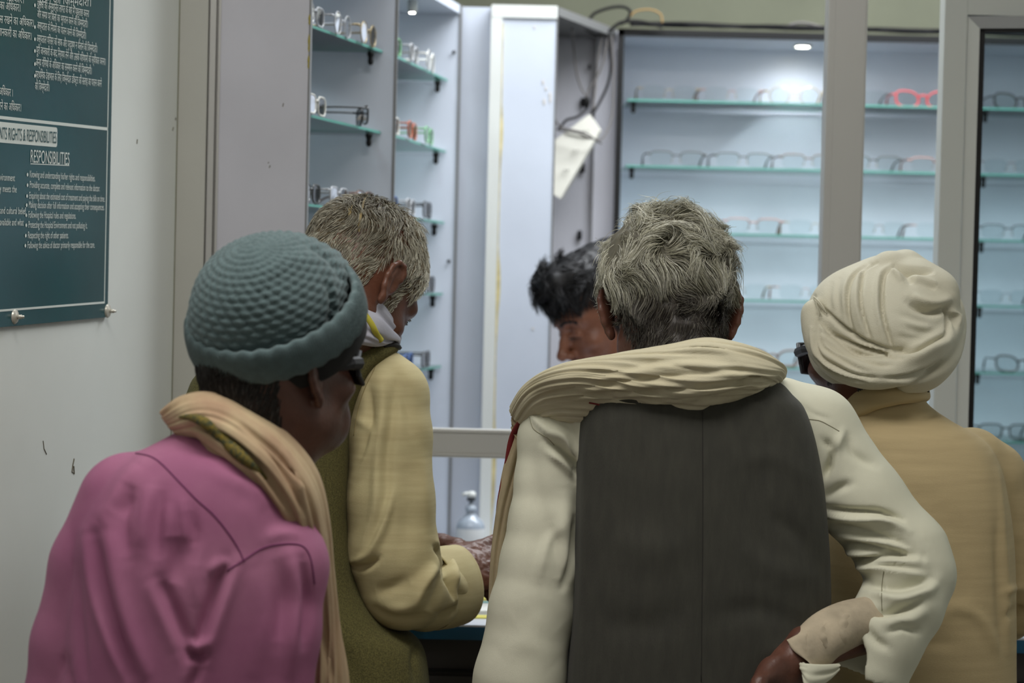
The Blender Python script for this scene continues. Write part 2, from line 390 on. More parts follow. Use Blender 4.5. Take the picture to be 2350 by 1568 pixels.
e = empty('door_frame', (x2, DP, ZC), 'pale coated frame to the right of the aluminium post, around the glazed opening', 'frame')
b = MB(); b.box((x2, DP, ZC), (x3, DP + .045, 2.5), 0, .001); keep(b.build('jamb', m_aluw), e)
zt = zz_at(36, 2225, DP)
b = MB(); b.box((x3, DP + .001, zt), (1.9, DP + .045, 2.5)); keep(b.build('header_board', m_aluw), e)
# glazed sash, slightly turned
e = empty('glazed_sash', (x3 + .001, DP + .005, ZC), 'glazed sash in a mitred pale aluminium frame with black rubber seal', 'window', rz=math.radians(-14))
wS = .62; fr = .021; hS = zt - ZC - .002
b = MB(); b.add([(0, 0, 0), (fr, 0, 0), (fr, 0, hS - fr), (0, 0, hS), (0, .02, 0), (fr, .02, 0), (fr, .02, hS - fr), (0, .02, hS)], [(0, 1, 2, 3), (7, 6, 5, 4), (0, 3, 7, 4), (1, 5, 6, 2), (0, 4, 5, 1), (3, 2, 6, 7)])
b.build('stile', m_aluw, e)
b = MB(); b.add([(0, 0, hS), (fr, 0, hS - fr), (wS, 0, hS - fr), (wS, 0, hS), (0, .02, hS), (fr, .02, hS - fr), (wS, .02, hS - fr), (wS, .02, hS)], [(0, 1, 2, 3), (7, 6, 5, 4), (0, 3, 7, 4), (1, 5, 6, 2)])
b.build('top_rail', mat('grey_aluminium_lip', (140, 142, 142), 0.45), e)
b = MB(); b.box((fr, .004, 0), (fr + .0085, .016, hS - fr)); b.box((fr, .004, hS - fr - .006), (wS, .016, hS - fr)); b.build('rubber_seal', m_black, e)
b = MB(); b.box((fr + .0085, .008, 0), (wS, .012, hS - fr - .006)); b.build('glass_pane', m_pane, e)
# ---- bottle on the counter
e = empty('sanitiser_bottle', (W(1079, 1240, 4.33)[0], 4.33, ZC), 'clear sanitiser bottle with pump and white label on the counter below the rail', 'bottle')
m_pl = mat('clear_plastic', (168, 178, 190), 0.15, spec=0.6); m_lab = mat('white_label', (212, 214, 214), 0.5)
b = MB(); b.lathe([(0, 0), (.026, 0), (.028, .006), (.028, .058), (.025, .068), (.014, .078), (.009, .083), (.009, .09), (0, .09)], 28); b.build('bottle_body', m_pl, e, True)
b = MB(); b.lathe([(.0285, .012), (.0288, .013), (.0288, .054), (.0285, .055)], 28); lab = b.build('label_wrap', m_lab, e, True)
b = MB(); b.lathe([(.010, .088), (.011, .09), (.011, .098), (.005, .1), (.004, .112), (0, .112)], 16); b.build('pump_neck', m_pl, e, True)
b = MB(); b.lathe([(0, .110), (.0085, .110), (.0085, .116), (0, .117)], 16); b.build('pump_collar', m_dgrey, e, True)
b = MB(); b.lathe([(0, .117), (.009, .117), (.010, .122), (.007, .128), (0, .129)], 16); b.tube([(0, 0, .124), (-.012, -.004, .124), (-.018, -.006, .121)], .0032, 8); b.build('pump_head', m_trimw, e, True)
b = MB()
for i, (a0, w_) in enumerate(((-2.1, .16), (-1.9, .1), (-1.74, .14), (-1.55, .05), (-1.45, .14), (-1.26, .12), (-1.1, .1))):
    v = []
    for t in (0, w_): v += [(.0292 * math.cos(a0 + t), .0292 * math.sin(a0 + t), .024), (.0292 * math.cos(a0 + t), .0292 * math.sin(a0 + t), .031)]
    b.add(v, [(0, 2, 3, 1)])
l2 = b.build('label_print', m_black); l2.parent = lab
# papers on the counter
m_paper = mat('white_paper', (218, 218, 212), 0.7); m_ycard = mat('yellow_card', (206, 196, 92), 0.6); m_tcard = mat('teal_card', (120, 180, 180), 0.6)
def sheet(name, c, w, h, rz, m, label, cat, z, th=.0015):
    o = MB(); o.box((-w / 2, -h / 2, 0), (w / 2, h / 2, th), 0, .0004); o = o.build(name, m); o.location = (c[0], c[1], z); o.rotation_euler.z = rz; tag(o, label, cat); return o
sheet('receipt_book', (-.04, 3.62), .16, .11, .1, m_paper, 'white receipt pad on the counter below the old man\'s fist', 'paper', ZC, .006)
sheet('card', (-.075, 3.53), .13, .03, .05, m_ycard, 'yellow card strip in front of the white receipt pad', 'card', ZC, .002)
sheet('card', (-.02, 3.72), .12, .05, -.1, m_ycard, 'yellow card behind the white receipt pad', 'card', ZC, .006)
sheet('card', (-.05, 3.655), .1, .012, .08, m_tcard, 'teal card strip lying on the white receipt pad', 'card', ZC + .006, .0015)
# ------------------------------------------------------------------ implicit modelling (camera frame: x right, y away, z up)
def rotm(yaw=0, pitch=0, roll=0):            # degrees; yaw>0 turns left, pitch<0 looks down, roll>0 tips to the right
    a, b_, c = map(math.radians, (yaw, pitch, -roll))
    Rz = np.array([[math.cos(a), -math.sin(a), 0], [math.sin(a), math.cos(a), 0], [0, 0, 1]])
    Rx = np.array([[1, 0, 0], [0, math.cos(b_), -math.sin(b_)], [0, math.sin(b_), math.cos(b_)]])
    Ry = np.array([[math.cos(-c), 0, math.sin(-c)], [0, 1, 0], [-math.sin(-c), 0, math.cos(-c)]])
    return Rz @ Rx @ Ry
class Field:
    BIG = 0.06
    def __init__(s, lo, hi, h, zcoarse=None):
        """zcoarse=(z, hc): below z the vertical step grows to hc"""
        s.x = np.arange(lo[0], hi[0] + h, h, dtype=np.float32); s.y = np.arange(lo[1], hi[1] + h, h, dtype=np.float32)
        if zcoarse and lo[2] < zcoarse[0]:
            z = [zcoarse[0]]; st = h
            while z[-1] > lo[2]: st = min(st * 1.25, zcoarse[1]); z.append(z[-1] - st)
            s.z = np.concatenate([np.array(z[::-1][:-1]), np.arange(zcoarse[0], hi[2] + h, h)]).astype(np.float32)
        else: s.z = np.arange(lo[2], hi[2] + h, h, dtype=np.float32)
        s.F = np.full((len(s.x), len(s.y), len(s.z)), s.BIG, np.float32)
    def sub(s, lo, hi):
        sl = []
        for ax, a, b in ((s.x, lo[0], hi[0]), (s.y, lo[1], hi[1]), (s.z, lo[2], hi[2])):
            i = max(0, int(np.searchsorted(ax, a)) - 1); j = min(len(ax), int(np.searchsorted(ax, b)) + 1)
            if j <= i: return None, None
            sl.append(slice(i, j))
        g = np.ix_(s.x[sl[0]], s.y[sl[1]], s.z[sl[2]])
        return tuple(sl), g
    def put(s, sl, d, k, mode='u'):
        a = s.F[sl]
        if mode == 'u':
            if k > 0:
                h = np.maximum(k - np.abs(a - d), 0) / k; s.F[sl] = np.minimum(a, d) - h * h * k * 0.25
            else: s.F[sl] = np.minimum(a, d)
        else:
            d = -d
            if k > 0:
                h = np.maximum(k - np.abs(a - d), 0) / k; s.F[sl] = np.maximum(a, d) + h * h * k * 0.25
            else: s.F[sl] = np.maximum(a, d)
    def cap(s, p, q, r0, r1=None, k=0.02, mode='u', sq=None):
        """tapered capsule"""
        r1 = r0 if r1 is None else r1; p = np.array(p, float); q = np.array(q, float); m = max(r0, r1) + k + .012
        sl, g = s.sub(np.minimum(p, q) - m, np.maximum(p, q) + m)
        if sl is None: return s
        d = q - p; L = max(float(d @ d), 1e-12)
        X, Y, Z = g[0] - p[0], g[1] - p[1], g[2] - p[2]
        t = np.clip((X * d[0] + Y * d[1] + Z * d[2]) / L, 0, 1)
        e = np.sqrt((X - t * d[0]) ** 2 + (Y - t * d[1]) ** 2 + (Z - t * d[2]) ** 2) - (r0 + (r1 - r0) * t)
        s.put(sl, e, k, mode); return s
    def chain(s, pts, k=0.02):               # [(point, radius), ...]
        for (a, ra), (b, rb) in zip(pts[:-1], pts[1:]): s.cap(a, b, ra, rb, k)
        return s
    def ell(s, c, rad, R=None, k=0.02, mode='u'):
        c = np.array(c, float); R = np.eye(3) if R is None else R; rad = np.array(rad, float); m = np.sqrt(((R * rad) ** 2).sum(1)) + k + .012
        sl, g = s.sub(c - m, c + m)
        if sl is None: return s
        X, Y, Z = g[0] - c[0], g[1] - c[1], g[2] - c[2]
        U = [X * R[0, i] + Y * R[1, i] + Z * R[2, i] for i in range(3)]
        k0 = np.sqrt(sum((U[i] / rad[i]) ** 2 for i in range(3))); k1 = np.sqrt(sum((U[i] / rad[i] ** 2) ** 2 for i in range(3)))
        s.put(sl, k0 * (k0 - 1) / np.maximum(k1, 1e-6), k, mode); return s
    def rows(s, tab, k=0.02, p=2.4, mode='u', inset=0.0, cap=True):
        """tab rows: (py, pxL, pxR, D, half depth[, skew]) a body seen by its outline"""
        T = np.array([list(r)[:5] for r in tab], float)
        sk = np.array([r[5] if len(r) > 5 else 0.0 for r in tab])
        pyy = T[:, 0]; D = T[:, 3]
        z = (784 - pyy) / FPX * D; xl = (T[:, 1] - 1175) / FPX * D; xr = (T[:, 2] - 1175) / FPX * D
        P = np.stack([z, (xl + xr) / 2, (xr - xl) / 2 - inset, D, T[:, 4] - inset, sk], 1)
        P = P[np.argsort(P[:, 0])]; Q = spline(P, 16 * len(P)); Q = Q[np.argsort(Q[:, 0])]
        z0, z1 = Q[0, 0], Q[-1, 0]
        mx = np.max(np.abs(Q[:, 1]) + Q[:, 2]); my0 = np.min(Q[:, 3] - Q[:, 4]); my1 = np.max(Q[:, 3] + Q[:, 4])
        xmin = np.min(Q[:, 1] - Q[:, 2]); xmax = np.max(Q[:, 1] + Q[:, 2])
        sl, g = s.sub((xmin - .06, my0 - .1, z0 - .06), (xmax + .06, my1 + .1, z1 + .06))
        zz = g[2].ravel(); it = lambda c: np.interp(zz, Q[:, 0], Q[:, c])[None, None, :]
        cx, a, cy, b_, skw = it(1), it(2), it(3), it(4), it(5)
        X = g[0] - cx; Y = g[1] - (cy + skw * X)
        e = ((np.abs(X) / a) ** p + (np.abs(Y) / b_) ** p) ** (1 / p)
        d = (e - 1) * np.minimum(a, b_)
        d = np.maximum(d, np.maximum(zz - z1, z0 - zz)[None, None, :])
        s.put(sl, d.astype(np.float32), k, mode); return s
    def blur(s, n=1):
        for _ in range(n):
            for ax in range(3):
                a = np.moveaxis(s.F, ax, 0); b = a.copy(); b[1:-1] = (a[:-2] + 2 * a[1:-1] + a[2:]) * .25; s.F = np.moveaxis(b, 0, ax)
        return s
    def cut(s, p, n, k=0.0):                 # remove the side the normal points to
        n = np.array(n, float); n /= np.linalg.norm(n); g = np.ix_(s.x, s.y, s.z)
        d = (g[0] - p[0]) * n[0] + (g[1] - p[1]) * n[1] + (g[2] - p[2]) * n[2]
        s.F = np.maximum(s.F, d.astype(np.float32)); return s
    def mesh(s):
        F = s.F.copy(); F[[0, -1]] = s.BIG; F[:, [0, -1]] = s.BIG; F[:, :, [0, -1]] = s.BIG
        return surface_net(F, s.x, s.y, s.z)
def surface_net(F, xs, ys, zs):
    ins = F < 0; nx, ny, nz = F.shape
    cnt = np.zeros((nx - 1, ny - 1, nz - 1), np.int8)
    for i in (0, 1):
        for j in (0, 1):
            for k in (0, 1): cnt += ins[i:nx - 1 + i, j:ny - 1 + j, k:nz - 1 + k]
    ci = np.argwhere((cnt > 0) & (cnt < 8)); idx = np.full(cnt.shape, -1, np.int32); idx[tuple(ci.T)] = np.arange(len(ci))
    acc = np.zeros((len(ci), 3)); n = np.zeros(len(ci))
    A = (xs, ys, zs)
    for ax in range(3):
        o = [a for a in range(3) if a != ax]
        for u in (0, 1):
            for v in (0, 1):
                b = ci.copy(); b[:, o[0]] += u; b[:, o[1]] += v; e = b.copy(); e[:, ax] += 1
                f0 = F[tuple(b.T)]; f1 = F[tuple(e.T)]; m = (f0 < 0) != (f1 < 0)
                t = np.where(m, f0 / np.where(m, f0 - f1, 1), 0)
                P = np.stack([A[i][b[:, i]] for i in range(3)], 1).astype(float)
                P[:, ax] += t * (A[ax][e[:, ax]] - A[ax][b[:, ax]])
                acc += P * m[:, None]; n += m
    V = acc / n[:, None]; quads = []
    for ax in range(3):
        o = [a for a in range(3) if a != ax]
        lo = [slice(1, -1)] * 3; lo[ax] = slice(0, -1); hi = [slice(1, -1)] * 3; hi[ax] = slice(1, None)
        a = ins[tuple(lo)]; b = ins[tuple(hi)]
        for m, flip in ((a & ~b, False), (~a & b, True)):
            e = np.argwhere(m)
            if not len(e): continue
            e[:, o[0]] += 1; e[:, o[1]] += 1
            q = []
            for du, dv in ((-1, -1), (0, -1), (0, 0), (-1, 0)):
                c = e.copy(); c[:, o[0]] += du; c[:, o[1]] += dv; q.append(idx[tuple(c.T)])
            q = np.stack(q, 1)
            if flip != (ax == 1): q = q[:, ::-1]
            quads.append(q)
    return V, np.concatenate(quads)
def normals(V, Q):
    n = np.cross(V[Q[:, 2]] - V[Q[:, 0]], V[Q[:, 3]] - V[Q[:, 1]]); N = np.zeros_like(V)
    for i in range(4): np.add.at(N, Q[:, i], n)
    return N / np.maximum(np.linalg.norm(N, axis=1), 1e-12)[:, None]
def topx(V):
    return np.stack([1175 + V[:, 0] / V[:, 1] * FPX, 784 - V[:, 2] / V[:, 1] * FPX], 1)
def near_only(V, N):
    v = V / np.linalg.norm(V, axis=1)[:, None]
    return np.clip(-(N * v).sum(1) * 2.5 + .1, 0, 1)
def polydist(P, pts):
    """distance to a polyline, arc fraction, and side"""
    pts = np.array(pts, float); best = np.full(len(P), 1e9); fr = np.zeros(len(P)); side = np.zeros(len(P))
    L = np.linalg.norm(np.diff(pts, axis=0), axis=1); tot = L.sum(); acc = 0
    for i in range(len(pts) - 1):
        a, b = pts[i], pts[i + 1]; d = b - a; t = np.clip(((P - a) @ d) / (d @ d), 0, 1)
        q = P - (a + t[:, None] * d); dd = np.hypot(q[:, 0], q[:, 1]); m = dd < best
        best[m] = dd[m]; fr[m] = ((acc + t * L[i]) / tot)[m]; side[m] = np.sign(d[0] * (P[:, 1] - a[1]) - d[1] * (P[:, 0] - a[0]))[m]; acc += L[i]
    return best, fr, side
def folds(V, Q, strokes, gain=1.0):
    """real creases: strokes = [(pts, width px, depth mm[, kind])]; kind r ridge / g groove by sign, s = step (overlap edge)"""
    N = normals(V, Q); P = topx(V); w = near_only(V, N); off = np.zeros(len(V))
    for st in strokes:
        pts, wd_, amp = st[:3]; kind = st[3] if len(st) > 3 else 'r'
        sp = spline([np.array(p, float) for p in pts], max(8, 5 * len(pts)))
        lo = sp.min(0) - 4 * wd_; hi = sp.max(0) + 4 * wd_
        m = np.where((P[:, 0] > lo[0]) & (P[:, 0] < hi[0]) & (P[:, 1] > lo[1]) & (P[:, 1] < hi[1]) & (w > 0))[0]
        if not len(m): continue
        d, f, sd = polydist(P[m], sp); tap = np.sin(np.clip(f, 0.02, 0.98) * PI) ** .5
        if kind == 's':                      # one side stands proud, falling away slowly
            x = d * sd / wd_; g = np.where(x > 0, np.exp(-(x / 2.2) ** 2) * (1 - np.exp(-(x / .25) ** 2)), -.35 * np.exp(-(x / .7) ** 2))
        else: g = np.exp(-(d / wd_) ** 2)
        off[m] += g * tap * amp * .001 * w[m]
    return V + N * (off * gain)[:, None]
def wobble(V, Q, amp, sc, seed=0, stretch=(1, 1, 1)):
    N = normals(V, Q); s = np.array(stretch) * sc
    n = np.array([noise.noise((v[0] * s[0] + seed, v[1] * s[1], v[2] * s[2])) for v in V.tolist()]); return V + N * (n * amp)[:, None]
def smooth_mesh(V, Q, it=1, lam=.5):
    for _ in range(it):
        A = np.zeros_like(V); c = np.zeros(len(V))
        for i in range(4):
            j = (i + 1) % 4; np.add.at(A, Q[:, i], V[Q[:, j]]); np.add.at(A, Q[:, j], V[Q[:, i]]); np.add.at(c, Q[:, i], 1); np.add.at(c, Q[:, j], 1)
        V = V + lam * (A / np.maximum(c, 1)[:, None] - V)
    return V
def bvh_of(V, Q): return BVHTree.FromPolygons([tuple(v) for v in V.tolist()], [tuple(q) for q in Q.tolist()])
def drape(bvh, pts, off=0.001, n=None):      # sight lines dropped on a surface -> points on it
    out = []
    P = spline([np.array(p, float) for p in pts], n or 6 * len(pts)) if len(pts) > 2 or n else [np.array(p, float) for p in pts]
    for p in P:
        d = C(p[0], p[1], 1.0); d = d / np.linalg.norm(d); h = bvh.ray_cast(Vector((0, 0, 0)), Vector(d))
        if h[0] is not None: out.append(np.array(h[0]) + np.array(h[1]) * off * (1 if Vector(d).dot(h[1]) < 0 else -1))
    return out
def seam(name, bvh, lines, m, parent, r=0.0007, off=0.0002):
    for pts in lines:
        q = drape(bvh, pts, off)
        if len(q) > 2: b = MB(); b.tube([cw(x) for x in q], r, 5); fix(b.build(name, m, None, True), parent)
def put(name, V, Q, m, parent, **k):
    return mesh_obj(name, cw(V), Q, m, parent, True, **k)
def join(parts):
    V = []; Q = []; o = 0
    for v, q in parts: V.append(v); Q.append(q + o); o += len(v)
    return np.concatenate(V), np.concatenate(Q)
def loft(stations, seg=48, ridges=None, closed_ends=True, p=2.0, nlong=None):
    """cloth roll: stations = [(top point, bottom point, half thickness)] in the camera frame"""
    A = spline([np.concatenate([s[0], s[1], [s[2]]]) for s in stations], nlong or 12 * len(stations))
    V = []; n = len(A)
    cen = (A[:, 0:3] + A[:, 3:6]) / 2; T = np.gradient(cen, axis=0)
    for i in range(n):
        h = (A[i, 0:3] - A[i, 3:6]) / 2; hl = max(np.linalg.norm(h), 1e-6); t = T[i] / max(np.linalg.norm(T[i]), 1e-9)
        w = np.cross(h / hl, t); w /= max(np.linalg.norm(w), 1e-9)
        if w[1] > 0: w = -w                  # w points to the viewer
        for k in range(seg):
            a = 2 * PI * k / seg; c, s_ = math.cos(a), math.sin(a)
            cc = math.copysign(abs(c) ** (2 / p), c); ss = math.copysign(abs(s_) ** (2 / p), s_)
            r = 1.0
            g = ridges(a, i / (n - 1)) if ridges else 0
            V.append(cen[i] + h * cc + w * (A[i, 6] * ss) + (h / hl * c + w * s_) * g)
    V = np.array(V); Q = []
    for i in range(n - 1):
        for k in range(seg): q = (k + 1) % seg; Q.append((i * seg + k, i * seg + q, (i + 1) * seg + q, (i + 1) * seg + k))
    for e in (0, n - 1):                     # rounded end: fan of quads to the centre
        b = len(V); c = V[e * seg:(e + 1) * seg].mean(0); V = np.vstack([V, c])
        for k in range(0, seg, 2):
            q = (e * seg + k, e * seg + (k + 1) % seg, e * seg + (k + 2) % seg, b); Q.append(q if e == 0 else q[::-1])
    Q = np.array(Q)
    vol = np.einsum('ij,ij->i', V[Q[:, 0]], np.cross(V[Q[:, 1]], V[Q[:, 2]])).sum() + np.einsum('ij,ij->i', V[Q[:, 0]], np.cross(V[Q[:, 2]], V[Q[:, 3]])).sum()
    if vol < 0: Q = Q[:, ::-1]
    return V, Q
def pleats(n, amp, seed=0, wander=2.0):      # running folds along a rolled cloth
    rr = random.Random(seed); ph = [rr.uniform(0, 6.28) for _ in range(4)]
    def f(a, t):
        u = a + .35 * math.sin(wander * t * 3 + ph[3])
        s_ = math.sin(n * u + ph[0] + wander * t * 2.3) + .7 * math.sin(1.7 * n * u + ph[1] - wander * 3.1 * t) + .4 * math.sin(2.9 * n * u + ph[2] + wander * t * 5)
        return amp * (s_ / 1.4 - .35 * abs(s_))
    return f
# ------------------------------------------------------------------ people
def add_head(F, c, R, s=1.0, ears=(True, True), flare=28, jaw=1.0, nose=1.0, chin=(0, 0)):
    P = lambda x, y, z: np.array(c) + R @ (np.array([x, y, z]) * s)
    F.ell(P(0, -.010, .043), np.array([.0755, .097, .088]) * s, R, .02)
    F.ell(P(0, .018, -.02), np.array([.062, .072, .085]) * s, R, .03)
    F.ell(P(0, -.035, -.005), np.array([.062, .062, .06]) * s, R, .03)
    for sx in (-1, 1):
        F.cap(P(.056 * sx, -.002, -.05), P(.026 * sx * jaw, .062 + chin[0], -.093 + chin[1]), .015 * s, .013 * s, .03)
        F.ell(P(.044 * sx, .062, -.018), np.array([.02, .017, .015]) * s, R, .025)        # cheekbone
        F.cap(P(.012 * sx, .088, .030), P(.045 * sx, .073, .030), .009 * s, .008 * s, .02)   # brow
    F.ell(P(0, .074 + chin[0], -.092 + chin[1]), np.array([.021, .018, .017]) * s, R, .03)
    F.ell(P(0, .074, -.058), np.array([.028, .018, .022]) * s, R, .025)
    for sx in (-1, 1): F.ell(P(.031 * sx, .095, .010), np.array([.017, .016, .013]) * s, R, .012, 's')
    for sx in (-1, 1): F.ell(P(.031 * sx, .074, .010), np.array([.0135, .0135, .012]) * s, R, .004)
    F.chain([(P(0, .086, .020), .0065 * s), (P(0, .098 * nose, -.005), .0075 * s), (P(0, .112 * nose, -.026), .0105 * s)], .012)
    for sx in (-1, 1): F.ell(P(.0115 * sx, .099, -.031), np.array([.008, .011, .0075]) * s, R, .007)
    for sx in (-1, 1): F.ell(P(.006 * sx, .104, -.038), np.array([.0035, .0055, .004]) * s, R, .003, 's')
    F.cap(P(-.016, .086, -.053), P(.016, .086, -.053), .0055 * s, None, .006); F.cap(P(-.014, .085, -.064), P(.014, .085, -.064), .0062 * s, None, .006)
    F.cap(P(-.020, .093, -.0585), P(.020, .093, -.0585), .0016 * s, None, .002, 's')
    for sx, on in ((-1, ears[0]), (1, ears[1])):
        if not on: continue
        a = math.radians(flare) * sx         # ear plate swung outwards at the back
        Re = R @ np.array([[math.cos(a), -math.sin(a), 0], [math.sin(a), math.cos(a), 0], [0, 0, 1]])
        b = P(.074 * sx, .004, .0)
        E = lambda u, v, w_=0: b + Re @ (np.array([w_ * sx, u, v]) * s)
        F.ell(E(-.012, .004, .006), np.array([.0045, .016, .026]) * s, Re, .006)
        hx = [(-.002, .016), (-.004, .027), (-.013, .034), (-.024, .031), (-.030, .018), (-.028, .002), (-.021, -.013), (-.012, -.024)]
        F.chain([(E(u, v, .009), .0037 * s) for u, v in hx], .004)
        F.ell(E(-.008, -.027, .006), np.array([.0045, .0075, .010]) * s, Re, .006)
        F.ell(E(-.010, -.002, .014), np.array([.006, .008, .012]) * s, Re, .003, 's')
        F.chain([(E(-.020, .020, .008), .003 * s), (E(-.021, .004, .009), .003 * s), (E(-.013, -.011, .009), .003 * s)], .003)
    return P
def add_hand(F, w, R, side=1, curl=(60, 80, 45), s=1.0, spread=.0, thumb=(.55, .62, -.45)):
    """w wrist, R columns: x thumb side*side, y towards the fingers, z back of the hand"""
    P = lambda x, y, z: np.array(w) + R @ (np.array([x * side, y, z]) * s)
    F.ell(P(0, .048, 0), np.array([.039, .050, .0145]) * s, R, .012); F.cap(P(.0, -.03, 0), P(0, .02, 0), .022 * s, .024 * s, .02)
    F.ell(P(.024, .03, -.008), np.array([.018, .032, .014]) * s, R, .012)
    for i, (x, y, L) in enumerate(((.029, .088, (.040, .026, .021)), (.0095, .094, (.045, .029, .022)), (-.0105, .09, (.042, .027, .021)), (-.029, .081, (.034, .021, .019)))):
        p = np.array([x, y, .001]); a = 0; r = (.0094, .0088, .0082, .0068)
        F.cap(P(x * .8, y - .04, .004), P(x, y, .003), .008 * s, .0095 * s, .008)
        for j in range(3):
            a += math.radians(curl[j] + (i - 1.5) * 4)
            q = p + L[j] * np.array([x * spread * 3, math.cos(a), -math.sin(a)]); F.cap(P(*p), P(*q), r[j] * s, r[j + 1] * s, .003); p = q
    t = np.array([.030, .022, -.006]); d = np.array(thumb); d = d / np.linalg.norm(d)
    q = t + d * .036; F.cap(P(*t), P(*q), .0125 * s, .0105 * s, .012)
    d2 = d * .8 + np.array([-.25, .35, -.15]); d2 = d2 / np.linalg.norm(d2); F.cap(P(*q), P(*(q + d2 * .027)), .0105 * s, .0085 * s, .004)
def axes(y, z):
    y = np.array(y, float); y /= np.linalg.norm(y); z = np.array(z, float); z -= y * (y @ z); z /= np.linalg.norm(z); return np.stack([np.cross(y, z), y, z], 1)
m_skin = {}
def skin(name, c, c2):
    return mat(name, c, 0.42, col2=c2, vscale=28, bump=.25, bscale=260, sss=.06, spec=.45)
def strands(name, roots, nrm, fn, parent, seed, cols=None, extra=None, seg=3, rad=.0006):
    """hair: fn(i, p, n, rng) -> (list of points, colour, radius factor)"""
    rr = random.Random(seed); VV = []; QQ = []; CC = []; o = 0
    for i, (p, n) in enumerate(zip(roots, nrm)):
        r_ = fn(i, p, n, rr)
        if r_ is None: continue
        pts, col, rf = r_; m = len(pts); P = np.array(pts)
        taper = np.linspace(1, .35, m) * rad * rf
        T = P[-1] - P[0]; T /= max(np.linalg.norm(T), 1e-9); u = np.cross(T, (0.3, .5, .8)); u /= max(np.linalg.norm(u), 1e-9); v = np.cross(T, u)
        for j in range(m):
            for k in range(seg): a = 2 * PI * k / seg; VV.append(P[j] + taper[j] * (math.cos(a) * u + math.sin(a) * v))
        CC += [col] * (m * seg)
        for j in range(m - 1):
            for k in range(seg): q = (k + 1) % seg; QQ.append((o + j * seg + k, o + j * seg + q, o + (j + 1) * seg + q, o + (j + 1) * seg + k))
        o += m * seg
    V = np.array(VV); Q = np.array(QQ); cc = np.array(CC)
    if extra is not None:
        ev, eq, ec = extra; Q = np.concatenate([Q, eq + len(V)]); V = np.concatenate([V, ev]); cc = np.concatenate([cc, ec])
    ob = put(name, V, Q, hair_mat(), parent)
    at = ob.data.color_attributes.new('tint', 'FLOAT_COLOR', 'POINT')
    lin = np.where(cc / 255 <= .04045, cc / 255 / 12.92, ((cc / 255 + .055) / 1.055) ** 2.4)
    at.data.foreach_set('color', np.concatenate([lin, np.ones((len(lin), 1))], 1).astype(np.float32).ravel())
    return ob
def hair_mat():
    if 'hair' in MATS: return MATS['hair']
    m = bpy.data.materials.new('hair'); m.use_nodes = True; nt = m.node_tree; b = nt.nodes['Principled BSDF']
    a = nt.nodes.new('ShaderNodeAttribute'); a.attribute_name = 'tint'; nt.links.new(a.outputs['Color'], b.inputs['Base Color']); b.inputs['Roughness'].default_value = .5
    b.inputs['Specular IOR Level'].default_value = .35
    MATS['hair'] = m; return m
def sample_roots(V, Q, mask, n, seed):
    rr = np.random.RandomState(seed); N = normals(V, Q); qs = Q[mask[Q].all(1)]
    ar = np.linalg.norm(np.cross(V[qs[:, 2]] - V[qs[:, 0]], V[qs[:, 3]] - V[qs[:, 1]]), axis=1); k = rr.choice(len(qs), n, p=ar / ar.sum()); q = qs[k]
    u = rr.rand(n, 1); v = rr.rand(n, 1)
    w = [(1 - u) * (1 - v), u * (1 - v), u * v, (1 - u) * v]
    P = sum(w[i] * V[q[:, i]] for i in range(4)); NN = sum(w[i] * N[q[:, i]] for i in range(4)); return P, NN / np.linalg.norm(NN, axis=1)[:, None]
m_trouser = mat('white_cotton_trousers', (178, 174, 160), .8, bump=.2)
m_sandal = mat('brown_leather', (70, 48, 34), .6)
def lower(parent, xy, rz, hip_z=.88, m=None, skinm=None, width=.1):
    """legs, feet, trousers and sandals in world space, hidden below the frame; returns nothing"""
    m = m or m_trouser; ca, sa = math.cos(rz), math.sin(rz)
    L = lambda x, y, z: wc((xy[0] + ca * x - sa * y, xy[1] + sa * x + ca * y, z))
    lo = np.min([L(sx * .26, sy * .28, z) for sx in (-1, 1) for sy in (-1, 1) for z in (0, 1.)], 0) - .03
    hi = np.max([L(sx * .26, sy * .28, z) for sx in (-1, 1) for sy in (-1, 1) for z in (0, 1.)], 0) + .03
    F = Field(lo, hi, .013)
    for sx in (-1, 1):
        F.chain([(L(sx * .09, 0, hip_z), .105), (L(sx * .1, .02, .48), .078), (L(sx * .11, 0, .12), .066)], .02)
    F.cut(L(0, 0, .09), L(0, 0, 0) - L(0, 0, 1)); V, Q = F.mesh(); put('trousers', V, Q, m, parent)
    G = Field(lo, hi, .013)
    for sx in (-1, 1): G.chain([(L(sx * .07, 0, hip_z + .03), .08), (L(sx * .1, .02, .48), .05), (L(sx * .11, 0, .10), .034)], .02)
    parts = [G.mesh()]
    for sx in (-1, 1):
        a, b_ = L(sx * .11, -.1, .0), L(sx * .14, .24, .16)
        F = Field(np.minimum(a, b_) - .09, np.maximum(a, b_) + .09, .007)
        F.chain([(L(sx * .11, 0, .14), .04), (L(sx * .11, -.005, .07), .037)], .02); F.chain([(L(sx * .11, -.02, .045), .028), (L(sx * .12, .1, .04), .025), (L(sx * .13, .16, .033), .018)], .02)
        for t in range(5): F.cap(L(sx * (.098 + .016 * t), .15, .03), L(sx * (.1 + .017 * t), .195 - .008 * t, .027), .0105, .009, .004)
        parts.append(F.mesh())
        b = MB(); pts = [(.075, -.06), (.145, -.06), (.16, .05), (.182, .14), (.175, .2), (.14, .225), (.1, .215), (.085, .14), (.088, .05)]
        pp = [(xy[0] + ca * sx * x - sa * y, xy[1] + sa * sx * x + ca * y) for x, y in pts]
        b.prism(pp if sx > 0 else pp[::-1], 0.0, .018); so = b.build('sandal', m_sandal, parent)
        b = MB(); st = [(.085, .11), (.10, .12), (.13, .128), (.16, .12), (.178, .11)]
        b.tube([(xy[0] + ca * sx * x - sa * y, xy[1] + sa * sx * x + ca * y, z) for (x, y), z in zip(st, (.012, .055, .068, .055, .012))], .008, 8)
        k = b.build('strap', m_sandal, so, True)
    return parts
